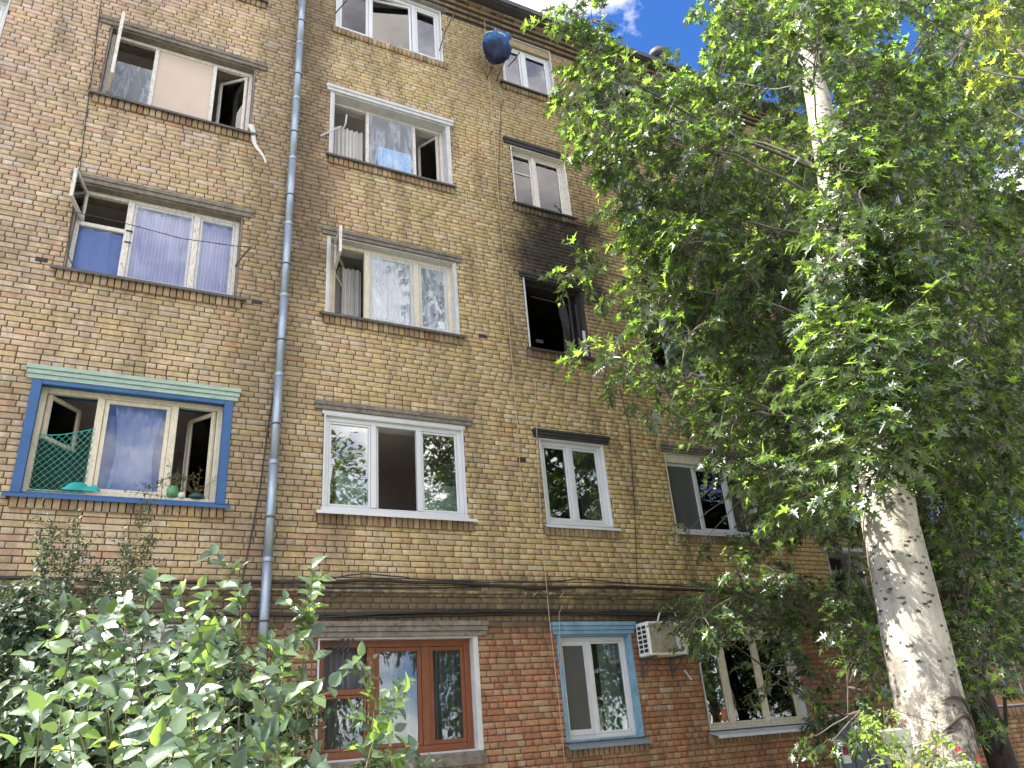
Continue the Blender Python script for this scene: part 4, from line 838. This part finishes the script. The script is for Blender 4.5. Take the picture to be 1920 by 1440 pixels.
def inside(poly, x, y):
    c = False; n = len(poly)
    for i in range(n):
        x1, y1 = poly[i]; x2, y2 = poly[(i+1) % n]
        if (y1 > y) != (y2 > y) and x < (x2-x1)*(y-y1)/(y2-y1)+x1: c = not c
    return c
def grow_tree(name, label, cat, trunk, radii, clumps, nspray, spray_len, nleaf, lsize, lmat, bark, base, nsingle=300, kind='maple', trunk_mesh=None, group=None, branch_from=0, tilt=.55, droop=.6, group_parts=True):
    root = thing(name, base, label, cat, group)
    if trunk_mesh is None: MB().tube(trunk, radii, 14).build('trunk', bark, root, smooth=True)
    twigs = MB(); Ps, Ds, Ss = [], [], []
    axis = Vector(trunk[len(trunk)//2]); A = np.array([tuple(c) for c, r in clumps]); K = max(4, len(clumps)//9)
    cen = A[rng.choice(len(A), K, replace=False)]
    for _ in range(8):
        lab = np.argmin(((A[:, None]-cen[None])**2).sum(2), 1); cen = np.array([A[lab == k].mean(0) if (lab == k).any() else cen[k] for k in range(K)])
    limbs = []
    for k in range(K):
        c = Vector(cen[k]); cand_ = []
        for i in range(len(trunk)-1):
            for q in range(6):
                t = Vector(trunk[i]).lerp(Vector(trunk[i+1]), q/6); hd = math.hypot(t.x-c.x, t.y-c.y); cand_.append((abs((c.z-t.z)-(.45 if c.z < 9.5 else .95)*hd-.2), i, t))
        _, i, t = min(cand_, key=lambda e: (e[0], e[1])); L_ = (c-t).length; r0 = min(.5*radii[min(i, len(radii)-1)], .005*L_+.008)
        pts = curve(t, c, -.03 if c.z > 9.5 else .03, 9, .10); limbs.append(pts)
        MB().tube(pts, [r0*(1-.72*j/9) for j in range(10)], 7, False).build('branch', M_limb if r0 > .025 else M_twig, root, smooth=True)
    for ci, (c, r) in enumerate(clumps):
        c = Vector(c); pts = limbs[lab[ci]]; best = min(pts[3:], key=lambda t: (t-c).length+.6*max(0, t.z-c.z))
        if (best-c).length > .12: twigs.tube(curve(best, c, .03, 5), [.011, .010, .009, .008, .006, .004], 5, False)
        cs, ds = [], []; n = max(3, int(nspray*(r/.45)**2))
        for i in range(n):
            d = Vector([random.gauss(0, 1) for _ in range(3)]).normalized(); q = c+Vector((d.x, d.y, d.z*.8))*r*random.uniform(.25, 1)
            out = (c-Vector((axis.x, axis.y, c.z))); out = out.normalized() if out.length > .1 else d
            cs.append(q); ds.append(d*.8+out*.55+Vector((0, 0, -.1)))
        P, Dv, Sz, tw = sprays(cs, ds, spray_len, nleaf, lsize, droop); Ps.append(P); Ds.append(Dv); Ss.append(Sz)
        for t in tw: twigs.tube(t, .0035, 3, False)
        for q in cs[:10]: twigs.tube([c, (c+Vector(q))*.5+Vector((0, 0, .03)), q], [.009, .007, .004], 4, False)
    o = twigs.build('twigs', M_twig, root, kind='stuff')
    P, Dv, Sz = np.concatenate(Ps), np.concatenate(Ds), np.concatenate(Ss); U = upn(len(P), tilt, P, axis, .5)
    keep = singles(root, kind, P, Dv, U, Sz, lmat, nsingle) if nsingle else np.ones(len(P), bool)
    me = leaves_mesh('foliage', kind, P[keep], Dv[keep], U[keep], Sz[keep], lmat); o = bpy.data.objects.new('foliage', me); adopt(o, root); o['kind'] = 'stuff'
    return root, len(P)

# ---- main pale barked tree
YT = 5.2
tp = [(1775, 1560), (1768, 1440), (1716, 1200), (1668, 980), (1650, 820), (1602, 600), (1562, 330), (1532, 180), (1500, 40)]
trunk = [at(u, v, YT) for u, v in tp]; trunk = [Vector((trunk[0].x-.02, YT, 0))]+trunk; rad = [.37, .33, .315, .30, .275, .25, .235, .20, .165, .12]
def poly_clumps(poly, step, yr, rr, jitter=.5, holes=(), dens=1):
    xs_ = [p[0] for p in poly]; ys_ = [p[1] for p in poly]; out = []; y = min(ys_)
    while y < max(ys_):
        x = min(xs_)
        while x < max(xs_):
            u = x+random.uniform(-jitter, jitter)*step; v = y+random.uniform(-jitter, jitter)*step; x += step
            if not inside(poly, u, v) or any(inside(h, u, v) for h in holes) or random.random() > dens: continue
            Y = random.uniform(*yr(u, v)) if callable(yr) else random.uniform(*yr); p = at(u, v, Y); r = random.uniform(*rr)*(.7+.3*px(p)[2]/9); out.append((p, r))
        y += step
    return out
skyh = [(1195, -20), (1320, -20), (1330, 60), (1330, 150), (1250, 110), (1205, 70)]
skyh2 = [(1640, 40), (1720, 40), (1725, 100), (1640, 95)]
trunkh = [(1530, 130), (1580, 130), (1570, 240), (1535, 240)]
trunkh2 = [(1600, 860), (1740, 860), (1860, 1440), (1660, 1440)]
crown = [(1060, 30), (1180, 70), (1300, 170), (1330, 120), (1320, -40), (1930, -40), (1930, 900), (1740, 860), (1640, 860), (1600, 900), (1480, 960), (1440, 820), (1330, 745), (1230, 730), (1225, 650), (1255, 560), (1220, 470), (1180, 410), (1190, 345), (1120, 270), (1100, 200), (1090, 110)]
def yr_main(u, v):
    if u < 1250: return (5.6, 7.6)
    if u < 1520: return (5.6, 7.9)
    return (4.0, 6.9)
clumps = poly_clumps(crown, 54, yr_main, (.28, .44), holes=(skyh, skyh2, trunkh), dens=.93)
front = [(1560, 240), (1660, 240), (1720, 560), (1760, 800), (1640, 850), (1560, 620), (1530, 330)]
clumps += poly_clumps(front, 44, (3.9, 4.7), (.24, .34), dens=.9)+poly_clumps([(1450, -30), (1570, -30), (1560, 125), (1480, 120)], 40, (4.0, 4.7), (.26, .34))
for (u, v, Y, r) in ((1035, 45, 6.8, .22), (1075, 20, 6.6, .3), (1110, 40, 6.6, .28), (1085, 195, 6.3, .2), (1110, 215, 6.3, .25), (1110, 262, 6.2, .22), (1120, 305, 6.2, .22), (1118, 290, 6.2, .2), (1160, 375, 6.2, .22), (1130, 470, 6.9, .12), (1100, 500, 7.0, .10), (1068, 515, 7.0, .14), (1185, 480, 6.6, .2), (1140, 555, 6.9, .08), (1100, 655, 6.2, .13), (1125, 672, 6.2, .15), (1140, 700, 6.2, .15), (1175, 690, 6.1, .22), (1205, 755, 6.0, .16), (1240, 735, 6.0, .2), (1290, 710, 6, .22), (1350, 800, 5.8, .2), (1380, 790, 5.8, .22), (1410, 885, 5.6, .14), (1440, 875, 5.6, .2), (1480, 890, 5.5, .25), (1210, 600, 6.3, .22), (1200, 560, 6.4, .2), (1215, 520, 6.8, .2), (1235, 575, 6.6, .3), (1240, 640, 6.5, .28), (1220, 690, 6.4, .22), (1250, 520, 6.8, .3)): clumps.append((at(u, v, Y), r))
clumps += poly_clumps(crown, 74, (7.6, 8.9), (.34, .46), holes=(skyh, skyh2, [(1000, -50), (1500, -50), (1500, 260), (1300, 400), (1250, 760), (1000, 760)]), dens=.9)
root, n1 = grow_tree('maple_leaved_tree', 'tall pale barked tree with star shaped leaves in front of the facade', 'tree', trunk, rad, clumps, 28, .32, 10, .13, M_leaf, M_bark, (trunk[0].x, YT, 0), 300)
# bark ridges, branch collars (arched scars) on the trunk
mb = MB()
for (u, v, wd, hh) in ((1735, 1312, 40, 20), (1752, 1345, 32, 22)):
    pts = []
    for i in range(15):
        t = i/14; q = (t-.5)*2; uu = u+q*wd; vv = v+hh*1.9*q*q; c = at(uu, vv, YT); ax = min(((trunk[j].lerp(trunk[j+1], s/10)) for j in range(len(trunk)-1) for s in range(10)), key=lambda a_: abs(a_.z-c.z))
        dx = c.x-ax.x
        if abs(dx) < .22: pts.append(Vector((ax.x+dx, ax.y-math.sqrt(max(0, .325**2-dx*dx))+.014, c.z)))
    mb.tube(pts, [.004+.018*math.sin(math.pi*i/(len(pts)-1)) for i in range(len(pts))], 6)
mb.build('branch_scar', M_dtrunk, root, smooth=True)
# second tree, lower boughs near the wall, in shade
low = [(1310, 790), (1420, 770), (1500, 850), (1440, 960), (1540, 960), (1600, 880), (1640, 1000), (1660, 1150), (1670, 1290), (1600, 1400), (1540, 1360), (1500, 1240), (1440, 1180), (1400, 1240), (1320, 1170), (1285, 1210), (1285, 1120), (1370, 1030), (1350, 985), (1420, 960), (1400, 880), (1325, 860)]
hol = [(1480, 1020), (1610, 1020), (1620, 1110), (1490, 1110)]; hol2 = [(1325, 1190), (1460, 1190), (1500, 1340), (1350, 1340)]; hol3 = [(1560, 1150), (1640, 1250), (1640, 1330), (1560, 1330), (1530, 1250)]
cl2 = poly_clumps(low, 43, (7.5, 9.0), (.18, .32), holes=(hol, hol2, hol3))
for (u, v, Y, r) in ((1290, 1000, 9.2, .14), (1320, 1015, 9.1, .12), (1275, 1170, 8.8, .16), (1300, 1230, 8.8, .14), (1280, 1145, 8.8, .2), (1440, 1250, 8.0, .16), (1450, 1285, 7.9, .1), (1515, 1290, 7.8, .15), (1560, 1390, 7.0, .16), (1590, 1340, 6.4, .16), (1530, 1380, 7.2, .14), (1620, 1295, 6.0, .14), (1640, 1260, 6.0, .16), (1600, 1240, 6, .16), (1590, 1130, 5.9, .18), (1560, 1180, 6.2, .12), (1630, 1205, 5.9, .16), (1600, 1060, 5.9, .2), (1590, 980, 5.9, .25)): cl2.append((at(u, v, Y), r))
t2 = [(11.0, 8.1, 0), (11.0, 8.1, 1.5), (10.9, 8.0, 3), (10.8, 7.9, 4.5), (10.7, 7.8, 6.2), (10.5, 7.7, 8)]
grow_tree('slender_tree', 'slender tree with dark shaded boughs close to the wall by the entrance', 'tree', t2, [.11, .1, .09, .08, .06, .04], cl2, 32, .28, 9, .105, M_leaf, M_dtrunk, t2[0], 250)
# third tree on the right
right = [(1740, 860), (1930, 780), (1930, 1180), (1860, 1260), (1930, 1300), (1930, 1340), (1830, 1330), (1800, 1200), (1760, 1040)]
cl3 = poly_clumps(right, 52, (5.0, 8.6), (.26, .4), dens=.95)
right2 = [(1700, 480), (1930, 440), (1930, 900), (1730, 900)]
cl3 += poly_clumps(right2, 62, (6.6, 8.8), (.32, .45))
cl3 += poly_clumps([(1760, 880), (1930, 880), (1930, 1230), (1840, 1230), (1800, 1150)], 60, (7.6, 8.9), (.32, .44))
cl3 += [(at(u, v, 7.4), .4) for u, v in ((1745, 930), (1760, 980), (1775, 1030), (1745, 880), (1790, 900), (1760, 860), (1830, 940), (1880, 900), (1900, 1000), (1850, 1020), (1800, 980), (1890, 1120), (1900, 1200))]
t3 = [at(1905, 1500, 8.6)]; t3[0].z = 0; t3 += [Vector((t3[0].x-.1, 8.6, 2)), Vector((t3[0].x-.4, 8.5, 5)), Vector((t3[0].x-.6, 8.4, 8)), Vector((t3[0].x-.8, 8.3, 11))]
grow_tree('dense_tree', 'dense dark green tree filling the right edge behind the pale trunk', 'tree', t3, [.22, .2, .17, .13, .08], cl3, 23, .3, 9, .12, M_leaf, M_dtrunk, t3[0], 300)
# near tree whose yellow green bough hangs in at the top right
p0 = Vector((7.6, 1.2, 0)); t4 = [p0, p0+Vector((0, 0, 2.5)), p0+Vector((-.1, .05, 4)), p0+Vector((-.2, .1, 5.2))]
cl4 = [(at(u, v, Y), r) for (u, v, Y, r) in ((1895, 20, 3.2, .17), (1850, 60, 3.3, .15), (1900, 110, 3.2, .17), (1835, 130, 3.4, .12), (1870, 170, 3.3, .13), (1910, 200, 3.2, .13), (1840, 20, 3.4, .13), (1900, 260, 3.3, .1))]
grow_tree('bright_leaved_tree', 'tree at the right edge with a bright yellow green bough hanging in from above', 'tree', t4, [.16, .14, .11, .07], cl4, 100, .18, 7, .125, M_leafY, M_dtrunk, p0, 120)

# ---- flowering bush in the foreground
def bush(name, label, base, tips, nst, lsize, kind, mat, nsingle, per=16, thick=.006, side_n=3, group=None):
    root = thing(name, base, label, 'bush', group); stems = MB(); Ps, Ds, Ss = [], [], []
    for tip in tips:
        tip = Vector(tip); b_ = Vector(base)+Vector((random.uniform(-.5, .5), random.uniform(-.35, .35), 0)); b_.x += (tip.x-base[0])*.45; b_.y += (tip.y-base[1])*.45
        mid = b_.lerp(tip, .6)+Vector((0, 0, .18)); pts = [b_, b_.lerp(mid, .5)+Vector((0, 0, .05)), mid, tip.lerp(mid, .35)+Vector((0, 0, .05)), tip]
        stems.tube(pts, [thick, thick*.9, thick*.7, thick*.5, thick*.3], 5, False); L_ = (tip-b_).length
        for s in range(per):
            t = 1-(s/per)*min(1, 1.1/L_*1.1); i = min(3, int(t*4)); p = pts[i].lerp(pts[i+1], t*4-i); d = (pts[i+1]-pts[i]).normalized()
            a_ = d.orthogonal().normalized(); a_.rotate(Matrix.Rotation(random.uniform(0, 6.28), 3, d)); 
            for sg in (1, -1):
                ld = a_*sg+d*.55+Vector((0, 0, random.uniform(-.3, .25))); Ps.append(p+ld*.012); Ds.append(ld); Ss.append(lsize*random.uniform(.55, 1.15)*(.5 if s < 2 else 1))
            if s % 3 == 1 and side_n:
                for _ in range(side_n):
                    dd = (a_*random.choice((1, -1))+d*random.uniform(.2, .8)+Vector([random.gauss(0, .4) for _ in range(3)])).normalized(); Ls = random.uniform(.12, .30)
                    stems.tube([p, p+dd*Ls*.5, p+dd*Ls+Vector((0, 0, -.02))], [.003, .0025, .0018], 4, False)
                    for q in range(4):
                        pp = p+dd*Ls*(q+1)/4; aa = dd.orthogonal().normalized(); aa.rotate(Matrix.Rotation(random.uniform(0, 6.28), 3, dd))
                        for sg in (1, -1): Ps.append(pp); Ds.append(aa*sg+dd*.6); Ss.append(lsize*random.uniform(.5, 1.05))
    stems.build('stems', M_stem, root, kind='stuff'); P, Dv, Sz = np.array([tuple(p) for p in Ps]), np.array([tuple(p) for p in Ds]), np.array(Ss); U = upn(len(P), .38, P, (base[0], base[1]+1.6, 0), 1.0)
    keep = singles(root, kind, P, Dv, U, Sz, mat, nsingle) if nsingle else np.ones(len(P), bool)
    o = bpy.data.objects.new('foliage', leaves_mesh('foliage', kind, P[keep], Dv[keep], U[keep], Sz[keep], mat)); adopt(o, root); o['kind'] = 'stuff'; return root
bt_ = [(100, 1265, 3.9), (60, 1335, 3.5), (130, 1205, 4.0), (190, 1120, 4.2), (225, 1140, 4.1), (265, 1100, 4.2), (300, 1160, 4.1), (335, 1105, 4.2), (370, 1150, 4.0), (420, 1150, 4.2), (462, 1085, 4.3), (440, 1190, 4.0), (500, 1165, 4.1), (555, 1115, 4.1), (600, 1140, 4.1), (640, 1190, 4.0), (625, 1245, 3.9), (690, 1225, 4.0), (705, 1300, 3.9), (735, 1285, 3.9), (740, 1345, 3.8), (800, 1425, 3.8), (600, 1300, 3.7), (520, 1240, 3.7), (450, 1250, 3.6), (390, 1230, 3.7), (330, 1220, 3.6), (270, 1210, 3.7), (210, 1230, 3.6), (160, 1270, 3.6), (110, 1330, 3.4), (60, 1400, 3.2), (200, 1330, 3.3), (280, 1310, 3.3), (360, 1330, 3.3), (430, 1330, 3.4), (500, 1320, 3.4), (560, 1370, 3.5), (640, 1370, 3.6), (130, 1400, 3.1), (230, 1410, 3.1), (330, 1410, 3.1), (430, 1410, 3.2), (520, 1430, 3.3), (610, 1430, 3.5), (700, 1430, 3.7), (180, 1170, 4.2), (290, 1250, 3.5), (480, 1290, 3.6), (560, 1190, 4.0), (240, 1270, 3.4), (380, 1280, 3.4), (120, 1450, 3.0), (280, 1470, 3.0), (420, 1480, 3.0)]
tips = [at(u+random.uniform(-22, 22), v+random.uniform(-26, 20), Y) for u, v, Y in bt_ if not (v > 1200 and random.random() < .25) and not (u > 600 and v < 1330 and random.random() < .5)]
bs = at(400, 1800, 3.7); bs.z = 0; bs.x = at(380, 1300, 3.7).x
bush('broadleaf_bush', 'sunlit bush with broad glossy leaves in the lower left foreground', tuple(bs), tips, 0, .088, 'ovate', M_leafB, 300, per=9, side_n=1)
# small leaved shrubs behind
t_ = [(95, 990, 7.6), (120, 1000, 7.5), (150, 1030, 7.5), (110, 1060, 7.4), (170, 1080, 7.4), (200, 1060, 7.5), (240, 1030, 7.6), (225, 1080, 7.4), (265, 1090, 7.4), (250, 1130, 7.3), (140, 1120, 7.2), (190, 1130, 7.2), (300, 900, 8.9), (265, 990, 8.6), (255, 1010, 8.0), (275, 1030, 8.4), (160, 990, 7.5), (215, 1110, 7.3), (80, 1010, 7.5)]
tips = [at(u+random.uniform(-10, 10), v+random.uniform(-8, 8), Y) for u, v, Y in t_ for _ in range(1)]; bs = at(180, 1200, 7.4); bs.z = 0
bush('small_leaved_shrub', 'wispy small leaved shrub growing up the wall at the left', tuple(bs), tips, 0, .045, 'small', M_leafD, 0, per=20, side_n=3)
t_ = [(30, 1110, 6.0), (15, 1160, 5.8), (60, 1180, 5.8), (90, 1250, 5.6), (20, 1240, 5.5), (60, 1300, 5.2), (20, 1340, 5.0), (40, 1400, 4.8), (90, 1180, 6.0), (10, 1400, 4.7), (130, 1300, 5.3), (700, 1420, 6.5), (560, 1330, 6), (400, 1260, 6), (330, 1280, 6), (420, 1200, 6.5), (480, 1300, 6), (250, 1250, 6), (420, 1380, 5.5), (300, 1400, 5.5), (180, 1400, 5.2), (560, 1420, 5.5), (200, 1250, 5.8)]
tips = [at(u+random.uniform(-14, 14), v+random.uniform(-14, 14), Y) for u, v, Y in t_ for _ in range(3)]; bs = at(250, 1500, 6.0); bs.z = 0
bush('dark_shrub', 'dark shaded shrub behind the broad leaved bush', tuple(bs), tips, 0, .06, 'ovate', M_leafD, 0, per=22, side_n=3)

# ---- flower pots
def flower_pot(c, label, petal, s=1, pot=True, n=70, hang=None):
    root = thing('flower_pot', c, label, 'flower pot', 'flower pots by the pale trunk'); c = Vector(c)
    MB().lathe((c.x, c.y, c.z), [(.085*s, 0), (.10*s, .02), (.125*s, .22*s), (.135*s, .225*s), (.135*s, .24*s), (.12*s, .24*s), (.115*s, .20*s)], 24).build('pot', M_pail, root, smooth=True)
    cs = []; ds = []
    for i in range(n):
        d = Vector([random.gauss(0, 1) for _ in range(3)]).normalized(); cs.append(c+Vector((d.x*.10*s-.13*s, d.y*.1*s+.0, .26*s+d.z*.09*s))); ds.append(d+Vector((-.4, -.2, -.2)))
    P, Dv, Sz, tw = sprays(cs, ds, .14*s, 4, .05*s, 1.1); mb = MB()
    for t in tw: mb.tube(t, .002, 3, False)
    mb.build('stems', M_stem, root, kind='stuff'); o = bpy.data.objects.new('foliage', leaves_mesh('foliage', 'ovate', P, Dv, upn(len(P), .7), Sz, M_leafP)); adopt(o, root); o['kind'] = 'stuff'
    for i in range(4):
        q = c+Vector((random.uniform(-.2, .1)*s, -.15*s, .25*s+random.uniform(-.05, .14)*s)); mb = MB()
        for k in range(6):
            an = k*1.047; e = Vector((math.cos(an), -.35, math.sin(an)))*.017*s; g = Vector((math.cos(an+1.5), 0, math.sin(an+1.5)))*.009*s; mb.quad(q, q+e*.7+g, q+e*1.2, q+e*.7-g)
        mb.build('flower', petal, root)
    if hang: MB().tube([c+Vector((-.12*s, 0, .23*s)), c+Vector((0, .05, .42*s)), Vector(hang)], .003, 4).build('wire', M_dmetal, root)
pp = at(1692, 1424, 4.8); flower_pot(tuple(pp), 'white pail of mauve flowers hanging on the left of the pale trunk', M_petal, .95, hang=trunk[2]+Vector((-.2, -.27, .35)))
pp = at(1810, 1500, 4.6); flower_pot(tuple(pp), 'pot with one red flower in front of the pale trunk', M_redp, 1.1, n=80, hang=trunk[2]+Vector((.05, -.33, .3)))
pp = at(1720, 1520, 4.6); flower_pot(tuple(pp), 'leafy pot without open blooms below the white pail', M_leafP, 1.0, n=50, hang=trunk[2]+Vector((-.05, -.33, .3)))
# window sill plants
def sill_plant(c, r, h, mat, label, n, leafm, ls, kind='ovate', spr=.12, wiggle=1):
    root = thing('potted_plant', c, label, 'potted plant', 'potted plants on window sills'); c = Vector(c)
    MB().lathe(tuple(c), [(r*.7, 0), (r*.95, h*.25), (r, h*.6), (r*.8, h*.95), (r*.72, h)], 16).build('pot', mat, root, smooth=True)
    if n:
        cs = [c+Vector((random.gauss(0, r*.3), random.gauss(0, r*.3), h)) for _ in range(n)]; ds = [(random.gauss(0, .5)*wiggle, random.gauss(0, .4)*wiggle, 1) for _ in range(n)]
        P, Dv, Sz, tw = sprays(cs, ds, spr, 7, ls, .5); mb = MB()
        for t in tw: mb.tube(t, .0022, 3, False)
        mb.build('stems', M_stem, root, kind='stuff'); o = bpy.data.objects.new('foliage', leaves_mesh('foliage', kind, P, Dv, upn(len(P), .8), Sz, leafm)); adopt(o, root); o['kind'] = 'stuff'
zA = ZS(3)+.085; yA = YF+.04
def sx(u, v): return at(u, v, yA).x
sill_plant((sx(322, 925), yA, zA), .085, .15, M_gpot, 'fern in a round green pot on the sill of the blue framed window', 12, M_leafD, .05, 'small', .28)
sill_plant((sx(340, 928), yA-.02, zA), .05, .075, M_cream_pot, 'small cream pot between two larger ones on the blue framed sill', 0, M_leafD, .05)
sill_plant((sx(368, 930), yA, zA), .10, .07, M_tealpot, 'brownish plant in a low dark bowl on the blue framed sill', 12, plain('dry_brown_leaf', (.2, .13, .06), .8), .04, 'small', .30)
zD = ZS(4)+.08; xD = COLS['D'][0]
sill_plant((xD+.12, W+.19, zD), .07, .2, M_term, 'terracotta pot at the left corner of the cream window', 0, M_leafD, .05)
sill_plant((xD+.42, W+.2, zD), .09, .24, M_term, 'terracotta pot standing second from the left in the cream window', 5, M_leafD, .05)
sill_plant((xD+.95, W+.2, zD), .07, .10, M_tealpot, 'low leafy plant in the middle light of the cream window', 22, M_leaf, .05, 'small', .26)

# ------------------------------------------------------------------ behind the camera: what the panes mirror
def far_tree(x, y, h, r, label, seed, lo=.62):
    random.seed(seed); root = thing('roadside_tree', (x, y, 0), label, 'tree', 'trees across the yard mirrored in the panes')
    tk = [Vector((x, y, 0)), Vector((x+.1, y, h*.3)), Vector((x, y+.1, h*.6)), Vector((x, y, h*.9))]; MB().tube(tk, [.22, .18, .12, .05], 10).build('trunk', M_dtrunk, root, smooth=True)
    cs = []; ds = []
    for i in range(1300):
        d = Vector([random.gauss(0, 1) for _ in range(3)]).normalized(); cs.append((x+d.x*r*random.uniform(.3, 1), y+d.y*r*random.uniform(.3, 1), h*lo+d.z*h*(1-lo)*random.uniform(.3, 1))); ds.append(d+Vector((0, 0, -.2)))
    P, Dv, Sz, tw = sprays(cs, ds, .6, 7, .2, .6); o = bpy.data.objects.new('foliage', leaves_mesh('foliage', 'small', P, Dv, upn(len(P), .7), Sz*1.5, M_leaf)); adopt(o, root); o['kind'] = 'stuff'
far_tree(-4.5, -9, 7.0, 2.0, 'leafy tree standing across the yard, mirrored in the left panes', 21)
far_tree(2.0, -11, 8.0, 2.3, 'leafy tree standing across the yard, second from the left', 22)
far_tree(7.6, -9, 13.8, 2.1, 'leafy tree across the yard behind the middle windows', 23, .55)
far_tree(13.2, -8, 12.2, 2.4, 'slightly lower leafy tree across the yard, between two taller ones', 24, .5)
far_tree(18.5, -9, 14.5, 2.9, 'tall leafy tree across the yard towards the right', 25, .52)
far_tree(24, -8, 13, 3.2, 'largest leafy tree across the yard at the far right', 26, .5)
far_tree(29.5, -7, 9, 3.4, 'outermost leafy tree across the yard at the far right', 27, .5)
hs = thing('small_house', (0, -22, 0), 'low house with a blue metal roof across the yard, seen only as a reflection', 'house')
MB().box(-7, 3, -26, -19, 0, 4.2).build('wall', M_tanp, hs); mb = MB(); mb.quad((-7.4, -18.6, 4.2), (3.4, -18.6, 4.2), (3.4, -22.5, 6.4), (-7.4, -22.5, 6.4)); mb.quad((-7.4, -26.4, 4.2), (3.4, -26.4, 4.2), (3.4, -22.5, 6.4), (-7.4, -22.5, 6.4)); mb.build('roof', plain('blue_roof', (.12, .2, .36), .5), hs)
print('tris', sum(len(m.loop_triangles) if False else len(m.polygons) for m in bpy.data.meshes)); print('objects', len(bpy.data.objects), 'leaves main', n1)
